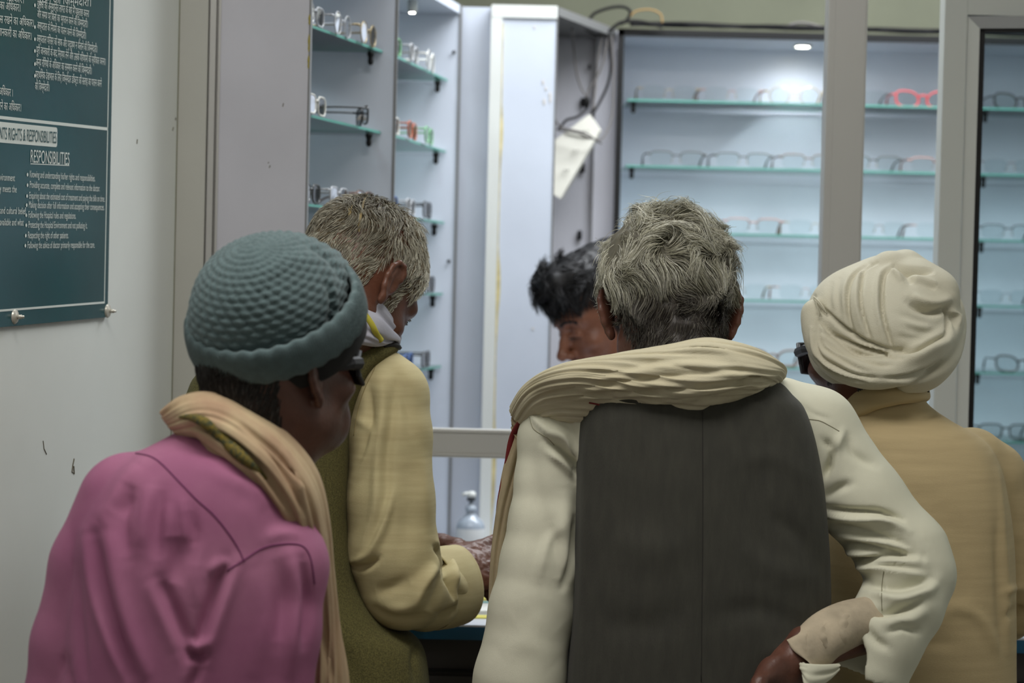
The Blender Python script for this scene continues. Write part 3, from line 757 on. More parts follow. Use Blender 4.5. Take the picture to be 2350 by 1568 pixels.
def fix(o, parent):
    o.parent = parent; o.matrix_parent_inverse = Matrix.Translation(parent.location).inverted(); return o
def put2(name, V, Q, m, parent): return fix(put(name, V, Q, m, None), parent)
def lower(parent, xy, rz, hip_z=.88, m=None, _f=lower, **k):
    before = set(bpy.data.objects); r = _f(parent, xy, rz, hip_z, m, **k)
    for o in set(bpy.data.objects) - before:
        if o.parent == parent: fix(o, parent)
    return r
def strands(*a, _f=strands, **k):
    o = _f(*a, **k); return fix(o, o.parent)
def bare(o):
    if 'label' in o and 'category' in o: del o['category']
def comb(hc, R, ec, er, prm, tint, flow, freq, m=8, seed=0.0):
    """hair that lies along the scalp: prm(l, rng) -> length, lift, curl; flow(l) -> main direction in the head frame"""
    ec = np.array(ec); er = np.array(er); Rt = R.T
    def fn(i, p, n, rr):
        l = Rt @ (p - hc); nl = Rt @ n; L, lift, curl = prm(l, rr)
        if L <= 0: return None
        d = Rt @ n * (.35 + lift) + np.array(flow(l)) * .6; pts = [l]; pos = l.copy(); j = rr.uniform(-.25, .25)
        for k in range(m):
            nz = noise.noise_vector((pos[0] * freq + seed, pos[1] * freq, pos[2] * freq + j * .35))
            f = np.array(flow(pos)) + 2.6 * curl * np.array(nz) + rr.uniform(-.12, .12)
            d = d * .55 + .45 * f; q = (pos - ec) / er ** 2; q /= np.linalg.norm(q)
            d = d - q * (d @ q) * .55; d /= max(np.linalg.norm(d), 1e-6)
            pos = pos + d * L / m
            e = np.linalg.norm((pos - ec) / er); tgt = 1.0 + lift * (.25 + .75 * min(1, (k + 1) / m * 1.8)) * (1 + j)
            pos = ec + (pos - ec) * (1 + (tgt / e - 1) * (.6 if e < tgt else (.15 if pos[2] > .01 else 0.0)))
            if l[2] < .01: pos = pos + nl * .0005
            pts.append(pos.copy())
        return [hc + R @ x for x in pts], tint(l, rr), rr.uniform(.7, 1.3)
    return fn
# ------------------------------------------------------------------ man in the charcoal waistcoat (centre right)
def man_vest():
    D = 2.90
    m_vest = mat('charcoal_wool', (58, 57, 49), .85, var=.06, vscale=90, stretch=(1, 1, .25), bump=.25, bscale=900, sheen=.05)
    m_cream = mat('cream_cotton', (214, 212, 190), .8, var=.02, vscale=10, bump=.15, bscale=1200, bump2=.12, b2scale=14)
    m_scarf = mat('undyed_cotton_scarf', (208, 200, 172), .85, col2=(190, 180, 150), vscale=14, bump=.25, bscale=700, stretch=(.4, .4, 1.4))
    sk = skin('brown_skin', (88, 56, 45), (108, 70, 56))
    root = empty('person', cw(C(1560, 1400, D)) * [1, 1, 0], 'person with tousled grey hair in charcoal waistcoat over cream kurta, hand behind hip', 'person')
    org = root.location.copy()
    def P_(name, V, Q, m): return put2(name, V, Q, m, root)
    # --- skin body
    hc = C(1537, 724, D + .03); R = rotm(5, -20, 0)
    F = Field(hc - [.13, .16, .24], hc + [.13, .16, .17], .003)
    H = add_head(F, hc, R, .97, flare=36)
    neck = C(1545, 900, D + .01)
    F.cap(H(0, -.03, -.04), neck, .058, .066, .03); F.cap(H(0, -.03, -.04), neck, .055, .07, .02)
    V1, Q1 = F.mesh()
    G = Field(C(1050, 2000, D) - [.05, .28, .25], C(2230, 860, D) + [.05, .2, .02], .009)
    G.rows([(880, 1440, 1680, D, .06), (960, 1400, 1780, D, .07), (1200, 1400, 1800, D, .08), (1500, 1400, 1800, D, .08), (1800, 1400, 1800, D, .09), (1980, 1400, 1800, D, .08)], p=2.2)
    G.chain([(C(1420, 985, D + .01), .04), (C(1275, 1015, D + .01), .036), (C(1238, 1300, D), .031), (C(1205, 1560, D - .01), .03), (C(1240, 1640, D + .14), .026), (C(1272, 1645, D + .2), .024)], .006)
    G.chain([(C(1760, 985, D + .01), .04), (C(1866, 1012, D + .01), .036), (C(2100, 1308, D - .04), .031), (C(1985, 1450, D - .085), .028), (C(1850, 1500, D - .12), .024), (C(1815, 1522, D - .13), .024)], .006)
    V2, Q2 = G.mesh()
    wr = C(1815, 1522, D - .13)
    Hd = Field(wr - [.14, .09, .15], wr + [.09, .09, .06], .0028)
    add_hand(Hd, wr, axes((-.55, -.12, -.83), (-.5, .8, .25)), -1, (25, 35, 25)); Hd.cap(C(1880, 1475, D - .10), wr, .027, .024, .01)
    V3, Q3 = Hd.mesh()
    wl = C(1272, 1645, D + .2)
    He = Field(wl - [.12, .12, .12], wl + [.12, .14, .12], .0045); add_hand(He, wl, axes((.3, .9, -.2), (-.3, .2, 1)), 1, (20, 30, 20)); V4, Q4 = He.mesh()
    feet = lower(root, (org.x, org.y + .0), 0, .86)
    V, Q = join([(V1, Q1), (V2, Q2), (V3, Q3), (V4, Q4)] + feet); P_('body', V, Q, sk)
    # --- hair
    lh = (V1 - hc) @ R                                   # head-local
    mask = (lh[:, 2] > -.092) & ~((lh[:, 1] > .0) & (lh[:, 2] < .055 + .3 * lh[:, 1])) & (np.hypot(lh[:, 0], 0) < .079) & ((lh[:, 2] > -.05) | (lh[:, 1] < -.045)) & ~((np.abs(lh[:, 0]) > .06) & (lh[:, 2] < .036) & (lh[:, 1] > -.036))
    G = Field(hc - [.12, .15, .1], hc + [.12, .15, .2], .004)
    G.ell(H(0, -.016, .050), (.0745, .092, .083), R, .01); G.ell(H(0, -.055, .0), (.058, .046, .046), R, .02); 
    G.ell(H(-.052, -.03, .062), (.036, .05, .055), R, .02); G.ell(H(.055, -.03, .058), (.034, .05, .055), R, .02)
    G.cap(H(0, -.045, .0), H(0, -.047, -.078), .056, .054, .02); G.cap(H(-.035, -.02, .118), H(-.04, .0, .115), .022, .02, .02)
    ev, eq = G.mesh(); ev = wobble(ev, eq, .006, 60, 3)
    roots, nn = sample_roots(V1, Q1, mask, 11000, 5)
    m_ = (ev - hc) @ R; r2, n2 = sample_roots(ev, eq, (m_[:, 2] < .035) & (m_[:, 1] < .0) & (m_[:, 2] > -.088), 5000, 2); roots = np.concatenate([roots, r2]); nn = np.concatenate([nn, n2])
    Rt = R.T
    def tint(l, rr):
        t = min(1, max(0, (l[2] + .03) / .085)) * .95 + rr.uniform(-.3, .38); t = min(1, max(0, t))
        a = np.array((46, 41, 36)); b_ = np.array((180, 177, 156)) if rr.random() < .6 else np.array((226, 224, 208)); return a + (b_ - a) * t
    def prm(l, rr):
        zf = min(1, max(0, (l[2] + .045) / .1)); side = max(0, abs(l[0]) - .055) / .02 * (l[2] < .03)
        L = (.010 + .050 * zf) * rr.uniform(.6, 1.15) * (1 - .6 * min(1, side)); return L, .055 + (.12 + .10 * rr.random() ** 3) * zf ** 1.2, .15 + 1.5 * zf
    fn = comb(hc, R, (0, -.012, .045), (.077, .097, .09), prm, tint, lambda l: (.5 * l[0] / .08, -.1, -1.0 if l[2] < .09 else -.25), 24, 11)
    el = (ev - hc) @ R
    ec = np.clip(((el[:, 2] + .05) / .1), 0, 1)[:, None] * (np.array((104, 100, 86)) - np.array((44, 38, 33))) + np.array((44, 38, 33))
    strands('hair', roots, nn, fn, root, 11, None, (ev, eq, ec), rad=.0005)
    # --- kurta with sleeves
    G = Field(C(1040, 2330, D) - [.02, .34, .02], C(2230, 850, D) + [.03, .22, .02], .0034, zcoarse=((784 - 1590) / FPX * D, .02))
    T = [(862, 1440, 1690, D + .01, .06), (890, 1330, 1790, D, .085), (930, 1290, 1850, D, .10), (1000, 1300, 1870, D, .108), (1200, 1330, 1880, D, .115), (1500, 1320, 1880, D, .122), (1800, 1310, 1900, D, .13), (2300, 1290, 1930, D, .15)]
    G.rows(T, k=.02, p=2.5)
    G.chain([(C(1340, 985, D + .01), .05), (C(1277, 1010, D + .005), .050), (C(1262, 1100, D), .045), (C(1252, 1200, D - .005), .0475), (C(1240, 1290, D - .01), .0515), (C(1220, 1400, D - .015), .055), (C(1192, 1560, D - .02), .059), (C(1185, 1620, D - .01), .059), (C(1230, 1650, D + .12), .05)], .012)
    G.chain([(C(1790, 960, D + .01), .055), (C(1868, 990, D + .005), .057), (C(1978, 1150, D - .015), .056), (C(2075, 1275, D - .03), .058), (C(2098, 1320, D - .04), .0515), (C(2068, 1390, D - .06), .053), (C(2022, 1465, D - .078), .053), (C(1995, 1540, D - .085), .052)], .014)
    G.cap(C(2018, 1478, D - .082), C(1975, 1600, D - .088), .0415, .050, .004, 's'); G.ell(C(1935, 1640, D - .085), (.085, .085, .062), rotm(0, 0, 12), .003, 's')
    G.cap(C(1955, 1500, D - .1), C(1915, 1560, D - .115), .03, .035, .006, 's')
    V, Q = G.mesh(); V = smooth_mesh(V, Q, 1)
    st = [  # left sleeve
        ([(1215, 950), (1250, 985), (1280, 1010)], 9, 3), ([(1250, 1012), (1280, 1030), (1312, 1065), (1322, 1100)], 10, -7), ([(1262, 985), (1300, 1010), (1322, 1050)], 12, 6), ([(1262, 1040), (1290, 1060), (1318, 1095)], 9, 5),
        ([(1215, 1000), (1228, 1100), (1245, 1200), (1240, 1300)], 20, -1.8), ([(1190, 1080), (1185, 1250), (1160, 1400)], 26, 1.4), ([(1300, 1120), (1290, 1250), (1300, 1350)], 20, 4), ([(1262, 1200), (1278, 1260), (1285, 1330)], 14, -3),
        ([(1318, 1190), (1312, 1280), (1290, 1350)], 9, -5), ([(1235, 1330), (1255, 1250), (1290, 1200)], 12, 2.5), ([(1180, 1430), (1240, 1400), (1290, 1440)], 30, -1.4), ([(1150, 1510), (1210, 1480), (1270, 1530)], 30, 1.4),
        # right sleeve: gathers from the vest edge to the elbow
        ([(1890, 1010), (1910, 1035), (1900, 1090)], 9, -5), ([(1935, 990), (1922, 1020), (1905, 1070)], 9, 4), ([(1918, 1030), (1900, 1075), (1892, 1100)], 6, -5), ([(1945, 1005), (1960, 1040), (2010, 1070)], 10, -3.5),
        ([(1892, 1145), (1925, 1120), (1955, 1110)], 10, -4), ([(1892, 1166), (1950, 1174), (2020, 1176), (2070, 1192)], 7, -7), ([(1895, 1186), (1960, 1190), (2030, 1196), (2085, 1222)], 9, 6),
        ([(1905, 1205), (1970, 1222), (2040, 1238), (2095, 1262)], 11, -6), ([(1912, 1225), (1975, 1235), (2040, 1248), (2105, 1275)], 10, 5), ([(1925, 1262), (1990, 1278), (2060, 1285), (2120, 1295)], 12, 6), ([(1925, 1245), (1990, 1256), (2060, 1266), (2115, 1276)], 9, -6),
        ([(1945, 1283), (1990, 1284), (2040, 1275), (2090, 1280)], 8, -10), ([(1950, 1298), (2010, 1308), (2070, 1318), (2120, 1322)], 9, 5), ([(1960, 1330), (2030, 1345), (2090, 1345), (2140, 1330)], 13, -6), ([(2000, 1360), (2060, 1378), (2120, 1360), (2150, 1330)], 14, 6),
        ([(1990, 1400), (2030, 1408), (2080, 1395), (2120, 1372)], 9, -6), ([(2020, 1430), (2080, 1425), (2130, 1395)], 16, 4), ([(2030, 1330), (2025, 1370), (2022, 1400)], 4, 1.5), ([(2040, 1450), (2070, 1440), (2110, 1450)], 8, -4),
        ([(1985, 1440), (2010, 1470), (2040, 1490)], 10, -4),
        ([(1840, 930), (1870, 950), (1905, 962)], 5, -1.5)]
    V = folds(V, Q, st, 1.9); P_('kurta', V, Q, m_cream); kb = bvh_of(V, Q)
    seamm = mat('pale_seam_thread', (150, 146, 122), .8)
    seam('sleeve_seam', kb, [[(1216, 958), (1225, 985), (1256, 1005), (1272, 1022)], [(1848, 962), (1880, 966), (1905, 978), (1926, 990)], [(2028, 1310), (2023, 1360), (2024, 1402)]], seamm, root, .0006)
    # flared open end of the sleeve
    def cuff(path, rad, seg=36, flat=.7, th=.0016, jag=None):
        A = spline([np.concatenate([p, [r]]) for p, r in zip(path, rad)], 22); V = []; n = len(A); T = np.gradient(A[:, :3], axis=0)
        for shell in (0, 1):
            for i in range(n):
                t = T[i] / np.linalg.norm(T[i]); u = np.cross(t, (0, 1, 0)); u /= np.linalg.norm(u); v = np.cross(t, u)
                for k in range(seg):
                    a = 2 * PI * k / seg; r = A[i, 3] - shell * th + (jag(a, i / n) if jag else 0)
                    V.append(A[i, :3] + r * (math.cos(a) * u + flat * math.sin(a) * v) + (t * (jag(a * 1.3 + 1, 1) * 2 if jag and i == n - 1 else 0)))
        V = np.array(V); Q = []; N_ = n * seg
        for i in range(n - 1):
            for k in range(seg):
                q = (k + 1) % seg; Q.append((i * seg + k, (i + 1) * seg + k, (i + 1) * seg + q, i * seg + q)); Q.append((N_ + i * seg + k, N_ + i * seg + q, N_ + (i + 1) * seg + q, N_ + (i + 1) * seg + k))
        for k in range(seg): q = (k + 1) % seg; i = (n - 1) * seg; Q.append((i + k, N_ + i + k, N_ + i + q, i + q)); Q.append((k, q, N_ + q, N_ + k))
        return V, np.array(Q)
    V, Q = cuff([C(2000, 1430, D - .085), C(1950, 1436, D - .10), C(1900, 1458, D - .12), C(1862, 1490, D - .128), C(1838, 1512, D - .13)], (.036, .033, .031, .0305, .0325), seg=96, flat=.9, jag=lambda a, t: .0010 * math.sin(3 * a + 9 * t))
    V = folds(V, Q, [([(1975, 1400), (1960, 1440), (1968, 1480)], 5, -5), ([(1950, 1400), (1935, 1430), (1940, 1480)], 6, 4), ([(1925, 1405), (1905, 1430), (1915, 1480), (1935, 1495)], 5, -5), ([(1900, 1420), (1888, 1450), (1900, 1500)], 6, 4), ([(1880, 1432), (1862, 1452), (1870, 1480), (1905, 1505)], 4.5, -5), ([(1860, 1445), (1845, 1470), (1850, 1500)], 6, 3), ([(1853, 1450), (1870, 1475), (1900, 1495), (1925, 1505)], 3, -3)], 1.3)
    P_('inner_cuff', V, Q, mat('grubby_cream_cuff', (184, 170, 146), .85, var=.08, vscale=30, bump=.2))
    V, Q = loft([(C(1838, 1520, D - .155), C(1846, 1536, D - .158), .004), (C(1850, 1522, D - .160), C(1842, 1556, D - .165), .005), (C(1876, 1524, D - .160), C(1852, 1580, D - .168), .006), (C(1908, 1524, D - .150), C(1890, 1570, D - .155), .005), (C(1925, 1524, D - .14), C(1922, 1540, D - .142), .004)], 48, pleats(3, .0012, 5, 1))
    P_('loose_cuff_flap', V, Q, m_cream)
    # --- waistcoat
    G = Field(C(1270, 1900, D) - [.02, .2, .0], C(1930, 840, D) + [.02, .22, .01], .0034, zcoarse=((784 - 1590) / FPX * D, .02))
    T = [(850, 1430, 1700, D, .07), (875, 1350, 1780, D, .098), (905, 1326, 1812, D, .112), (935, 1322, 1838, D, .119), (1000, 1321, 1861, D, .124), (1100, 1320, 1880, D, .128), (1200, 1318, 1890, D, .13), (1300, 1316, 1896, D, .132), (1420, 1311, 1897, D, .134), (1500, 1304, 1890, D, .135), (1568, 1299, 1884, D, .136), (1700, 1290, 1884, D, .137), (1860, 1284, 1890, D, .138)]
    G.rows(T, k=0, p=3.6)
    V, Q = G.mesh(); V = smooth_mesh(V, Q, 1)
    st = [([(1440, 960), (1460, 1100), (1430, 1300)], 45, -2), ([(1760, 1000), (1740, 1150), (1780, 1350)], 50, -2.2), ([(1700, 1250), (1760, 1300), (1860, 1330)], 30, 2), ([(1400, 1230), (1500, 1260), (1580, 1240)], 40, 1.8), ([(1640, 1420), (1740, 1400), (1860, 1450)], 28, -2),
          ([(1380, 1420), (1480, 1440), (1570, 1400)], 36, -2), ([(1770, 1180), (1840, 1240), (1880, 1320)], 20, -2), ([(1560, 900), (1600, 935), (1640, 950)], 20, -2), ([(1700, 1060), (1780, 1050), (1860, 1110)], 26, 1.5), ([(1611, 930), (1612, 1200), (1610, 1568)], 3.2, -1.6), ([(1620, 930), (1620, 1200), (1618, 1568)], 4, .8),
          ([(1345, 980), (1340, 1200), (1335, 1500)], 10, 1.2), ([(1760, 1500), (1830, 1480), (1880, 1440)], 20, 2.2)]
    V = folds(V, Q, st, 1.7); P_('waistcoat', V, Q, m_vest); vb = bvh_of(V, Q)
    seam('back_seam', vb, [[(1612, 945), (1613, 1150), (1612, 1350), (1609, 1565)]], mat('dark_thread', (44, 42, 39), .9), root, .0006, .0001)
    # --- scarf: across the neck and shoulders, one end hanging on the left
    def S(px, py, d): return C(px, py, D + d)
    stn = [(S(1203, 940, .035), S(1198, 976, .0), .022)]
    for x, yt, yb, dc, th in ((1250, 908, 938, -.03, .034), (1330, 878, 930, -.074, .047), (1440, 838, 938, -.085, .054), (1540, 812, 947, -.092, .058), (1624, 792, 944, -.094, .058), (1690, 818, 926, -.09, .056), (1738, 862, 906, -.066, .046)):
        stn.append((S(x, yt, dc + .022), S(x - 6, yb, dc - .016), th))
    stn.append((S(1772, 876, .0), S(1768, 897, -.03), .022))
    V, Q = loft(stn, 160, pleats(15, .0017, 4, 1.2), p=2.6, nlong=150)
    st = [([(1240, 905), (1400, 880), (1560, 860), (1700, 850)], 9, -4), ([(1250, 922), (1400, 905), (1560, 895), (1740, 872)], 6, -5), ([(1300, 928), (1440, 920), (1600, 918), (1750, 885)], 5, -4), ([(1400, 935), (1540, 935), (1680, 915)], 5, -4),
          ([(1330, 870), (1470, 838), (1600, 820), (1680, 830)], 12, -3.5), ([(1450, 850), (1580, 838), (1700, 862)], 9, 3), ([(1690, 885), (1735, 868), (1775, 880)], 5, -6), ([(1720, 905), (1755, 885), (1785, 884)], 5, 4), ([(1560, 800), (1640, 800), (1700, 830)], 12, 3)]
    V = folds(V, Q, st, 1.4); SV, SQ = V, Q; sc = put2('neck_scarf', V, Q, m_scarf, root); sc['label'] = 'pale cotton scarf draped across the shoulders'; bare(sc)
    hang = [(S(1255, 893, .03), S(1222, 945, .0), .020), (S(1218, 935, .055), S(1200, 985, .05), .020), (S(1188, 990, .08), S(1222, 1010, .065), .02), (S(1162, 1080, .09), S(1205, 1085, .075), .022), (S(1148, 1180, .095), S(1185, 1185, .08), .024), (S(1140, 1300, .10), S(1170, 1300, .085), .024), (S(1140, 1430, .10), S(1162, 1430, .085), .02), (S(1150, 1560, .10), S(1175, 1560, .085), .02)]
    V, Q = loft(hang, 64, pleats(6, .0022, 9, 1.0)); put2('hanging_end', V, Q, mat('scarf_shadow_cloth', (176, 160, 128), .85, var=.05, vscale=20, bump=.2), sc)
    b = MB(); m_red = mat('dark_red_border', (120, 32, 34), .8)
    pts = spline([S(1210, 945, .0), S(1182, 990, .06), S(1165, 1050, .075), S(1152, 1110, .08), S(1146, 1180, .085), S(1141, 1260, .085), S(1137, 1340, .085), S(1137, 1420, .09)], 50)
    rr = [.0018 + .0035 * abs(math.sin(i * .17)) ** 2 for i in range(50)]; b.tube([cw(p) for p in pts], rr, 8); 
    fix(b.build('red_border', m_red, None, True), sc)
    b = MB(); q = drape(bvh_of(SV, SQ), [(1352, 924), (1378, 929), (1408, 935)], .0006, 12); b.tube([cw(p) for p in q], .0012, 6); fix(b.build('red_border', m_red, None, True), sc)
man_vest()
# ------------------------------------------------------------------ man in the knitted cap (front left)
def man_beanie():
    D = 2.45
    m_pink = mat('faded_pink_cotton', (150, 86, 120), .8, col2=(170, 108, 138), vscale=7, bump=.2, bscale=1300, bump2=.1, b2scale=16)
    m_knit = mat('grey_green_wool', (88, 106, 108), .95, var=.05, vscale=120, bump=.6, bscale=700, sheen=.15)
    m_sc = mat('beige_scarf', (196, 176, 140), .85, col2=(170, 140, 112), vscale=18, stretch=(1, 1, .3), bump=.25, bscale=700)
    sk = skin('dark_brown_skin', (80, 50, 40), (100, 64, 51))
    root = empty('person', cw(C(480, 1400, D)) * [1, 1, 0], 'person in grey knitted cap, dark glasses and pink shirt, head turned to the right', 'person')
    org = root.location
    P_ = lambda n, V, Q, m: put2(n, V, Q, m, root)
    hc = C(640, 870, D + .03); R = rotm(-47, 6, 0)
    F = Field(hc - [.14, .16, .26], hc + [.16, .16, .17], .003)
    H = add_head(F, hc, R, .88, flare=24, jaw=1.0, chin=(-.008, .016))
    neck = C(520, 1130, D + .0)
    F.cap(H(0, -.04, -.04), neck, .052, .07, .03); F.cap(H(0, .0, -.06), C(560, 1130, D + .03), .044, .06, .03)
    V1, Q1 = F.mesh()
    G = Field(C(120, 2250, D) - [.02, .28, .02], C(760, 1000, D) + [.05, .24, .02], .009)
    G.rows([(1060, 420, 620, D, .07), (1250, 300, 600, D, .09), (1500, 260, 600, D, .10), (1900, 260, 600, D, .10), (2200, 280, 580, D, .09)], p=2.2)
    G.chain([(C(590, 1260, D), .04), (C(600, 1500, D - .03), .034), (C(600, 1730, D - .02), .031), (C(680, 1850, D + .17), .024)], .008)
    G.chain([(C(300, 1220, D), .04), (C(240, 1500, D + .0), .034), (C(210, 1740, D + .0), .031), (C(230, 1850, D + .18), .024)], .008)
    V2, Q2 = G.mesh(); parts = [(V1, Q1), (V2, Q2)]
    for px, sd in ((685, 1), (232, -1)):
        wr = C(px, 1855, D + .18); He = Field(wr - .13, wr + .14, .0045); add_hand(He, wr, axes((.1, .9, -.3), (0, .3, 1)), sd, (25, 35, 25)); parts.append(He.mesh())
    feet = lower(root, (org.x - .02, org.y), -.4, .82)
    V, Q = join(parts + feet); P_('body', V, Q, sk)
    # hair under the cap
    lh = (V1 - hc) @ R / .88
    mask = (lh[:, 2] > -.092) & (lh[:, 2] < .04) & (lh[:, 1] < .0) & ((lh[:, 2] > -.06) | (lh[:, 1] < -.035)) & (np.abs(lh[:, 0]) < .083) & ~((np.abs(lh[:, 0]) > .062) & (lh[:, 2] < .03) & (lh[:, 1] > -.05) & (lh[:, 1] < .012))
    roots, nn = sample_roots(V1, Q1, mask, 6500, 3)
    def prm(l, rr): return rr.uniform(.010, .02), .03, .25
    tint = lambda l, rr: np.array((30, 26, 24)) + rr.random() ** 6 * 60
    G = Field(hc - .13, hc + .13, .004); G.ell(H(0, -.016, .010), (.055, .072, .045), R, .01); G.ell(H(0, -.045, -.018), (.053, .042, .048), R, .02); G.cap(H(0, -.045, -.01), H(0, -.045, -.072), .049, .048, .02); G.cut(H(0, .004, 0), R @ np.array([0, 1, 0]))
    ev, eq = G.mesh(); strands('hair', roots, nn, comb(hc, R, (0, -.012, .027), (.068, .086, .086), prm, tint, lambda l: (0, -.2, -1), 30, 5), root, 3, None, (ev, eq, np.tile((28, 24, 22), (len(ev), 1))), rad=.0006)
    # --- cap
    K = rotm(0, 0, -11.5) @ rotm(0, 34, 0) @ rotm(-46, 0, 0); cc = C(612, 712, D + .012); DR = .9
    Kd = K; G = Field(cc - .16, cc + .16, .0024)
    G.ell(cc, (.0765, .082, .078), K, .01); G.ell(C(602, 700, D + .005), (.068, .073, .070), K, .03); G.ell(C(572, 738, D - .0), (.058, .062, .048), K, .02); G.ell(C(672, 662, D + .03), (.055, .058, .056), K, .03); G.ell(C(728, 655, D + .05), (.030, .045, .038), K, .02)
    G.cut(cc + K @ np.array([0, 0, -.042]), -(K @ np.array([0, 0, 1])))
    V, Q = G.mesh()
    # basket-weave knit: short raised bars, rows slanting one way then the other
    L = (V - cc) @ K; ang = np.arctan2(L[:, 0], -L[:, 1]) * .095; hgt = np.arctan2(L[:, 2], np.hypot(L[:, 0], L[:, 1])) * .105
    u = ang * 1.0; row = hgt / .0105; ri = np.floor(row); fr = row - ri
    ph = u / .019 + .5 * (ri % 2) + .55 * (fr - .5)
    bar = (np.abs(np.sin(PI * ph)) ** .6) * (np.sin(PI * fr) ** .7)
    N = normals(V, Q); up = L[:, 2] > -.02
    V = V + N * (np.where(up, bar * .0032 - .0010, 0))[:, None]
    V = folds(V, Q, [([(745, 640), (765, 700), (740, 790), (690, 820)], 8, -5), ([(700, 560), (760, 600), (795, 660)], 7, -4), ([(760, 645), (770, 690), (772, 740)], 6, 3.5), ([(590, 640), (660, 600), (740, 590)], 18, 2)])
    cap_ = P_('knitted_cap', V, Q, m_knit)
    # rolled brim
    def ring(rx, ry, z, n=120, sag=0.0): return [cc + K @ np.array([rx * math.sin(a), -ry * math.cos(a), z + sag * math.cos(a)]) for a in np.linspace(0, 2 * PI, n, endpoint=False)]
    def band(pts, hw, th, seg=28, rib=0.0, nr=150):
        V = []; n = len(pts); P = np.array(pts)
        c0 = P.mean(0); ax = K @ np.array([0, 0, 1.0])
        for i in range(n):
            o = P[i] - c0; o -= ax * (o @ ax); o /= np.linalg.norm(o)
            w_ = 1 + .06 * math.sin(i * .21)
            for k in range(seg):
                a = 2 * PI * k / seg; c, s_ = math.cos(a), math.sin(a)
                rr = rib * math.sin(nr * 2 * PI * i / n) * (s_ > 0)
                V.append(P[i] + ax * hw * w_ * math.copysign(abs(c) ** .75, c) + o * (th * math.copysign(abs(s_) ** .8, s_) + rr - .10 * hw * c))
        V = np.array(V); Q = []
        for i in range(n):
            j = (i + 1) % n
            for k in range(seg): q = (k + 1) % seg; Q.append((i * seg + k, j * seg + k, j * seg + q, i * seg + q))
        return V, np.array(Q)
    cc = C(626, 706, D + .012)
    V, Q = band(ring(.0945, .1005, -.012, 900), .0205, .0062, 28, .0006, 225); br = P_('rolled_brim', V, Q, m_knit)
    cc = C(640, 722, D + .02); V, Q = band(ring(.084, .0935, -.028, 160), .019, .0045); P_('under_band', V, Q, mat('black_cotton', (28, 27, 27), .9))
    # --- dark glasses
    m_sg = mat('smoked_plastic', (34, 33, 36), .5); Hs = lambda x, y, z: cw(H(x, y, z))
    b = MB()
    for sx in (-1, 1):
        pts = [(.008, .104, .006), (.012, .106, .022), (.03, .104, .027), (.055, .093, .025), (.068, .078, .016), (.068, .078, -.004), (.055, .094, -.017), (.03, .104, -.017), (.012, .106, -.008)]
        c = Hs(.038 * sx, .1, .005); ring_ = [Hs(x * sx, y, z) for x, y, z in pts]; inn = [Hs(x * sx, y - .004, z) for x, y, z in pts]; n = len(pts)
        v = ring_ + inn + [Hs(.038 * sx, .105, .005), Hs(.038 * sx, .099, .005)]
        f = [(i, (i + 1) % n, 2 * n) for i in range(n)] + [(n + (i + 1) % n, n + i, 2 * n + 1) for i in range(n)] + [(i, n + i, n + (i + 1) % n, (i + 1) % n) for i in range(n)]
        b.add(v, f)
        b.tube([Hs(x * sx, y, z) for x, y, z in pts], .0026, 8, closed=True)
    b.tube([Hs(-.009, .105, .012), Hs(0, .109, .014), Hs(.009, .105, .012)], .003, 8)
    g = fix(b.build('sunglasses', m_sg), root)
    for sx in (-1, 1):
        b = MB(); b.tube([Hs(.068 * sx, .079, .012), Hs(.0755 * sx, .06, .014), Hs(.0775 * sx, .03, .012), Hs(.078 * sx, .0, .010), Hs(.078 * sx, -.012, .002)], [.008, .0075, .005, .003, .0025], 8); fix(b.build('temple', m_sg), g)
    # --- shirt
    G = Field(C(60, 2100, D) - [.02, .3, .0], C(760, 960, D) + [.03, .27, .01], .0034, zcoarse=((784 - 1585) / FPX * D, .02))
    T = [(985, 420, 560, D + .015, .05), (1010, 372, 600, D + .01, .075), (1040, 318, 640, D, .095), (1085, 262, 672, D, .115), (1140, 222, 694, D, .128), (1220, 186, 706, D, .138), (1330, 172, 712, D, .145), (1450, 160, 706, D, .15), (1568, 150, 700, D, .152), (1800, 150, 690, D, .155), (2080, 140, 700, D, .16)]
    G.rows(T, k=.02, p=2.3)
    G.chain([(C(600, 1215, D - .03), .06), (C(630, 1300, D - .045), .058), (C(612, 1450, D - .055), .058), (C(588, 1640, D - .06), .06), (C(610, 1740, D - .03), .055), (C(670, 1830, D + .12), .045)], .012)
    G.chain([(C(300, 1160, D), .06), (C(230, 1300, D + .0), .055), (C(185, 1480, D + .0), .054), (C(160, 1640, D + .0), .054), (C(165, 1760, D + .05), .05), (C(215, 1840, D + .14), .045)], .012)
    V, Q = G.mesh(); V = smooth_mesh(V, Q, 1)
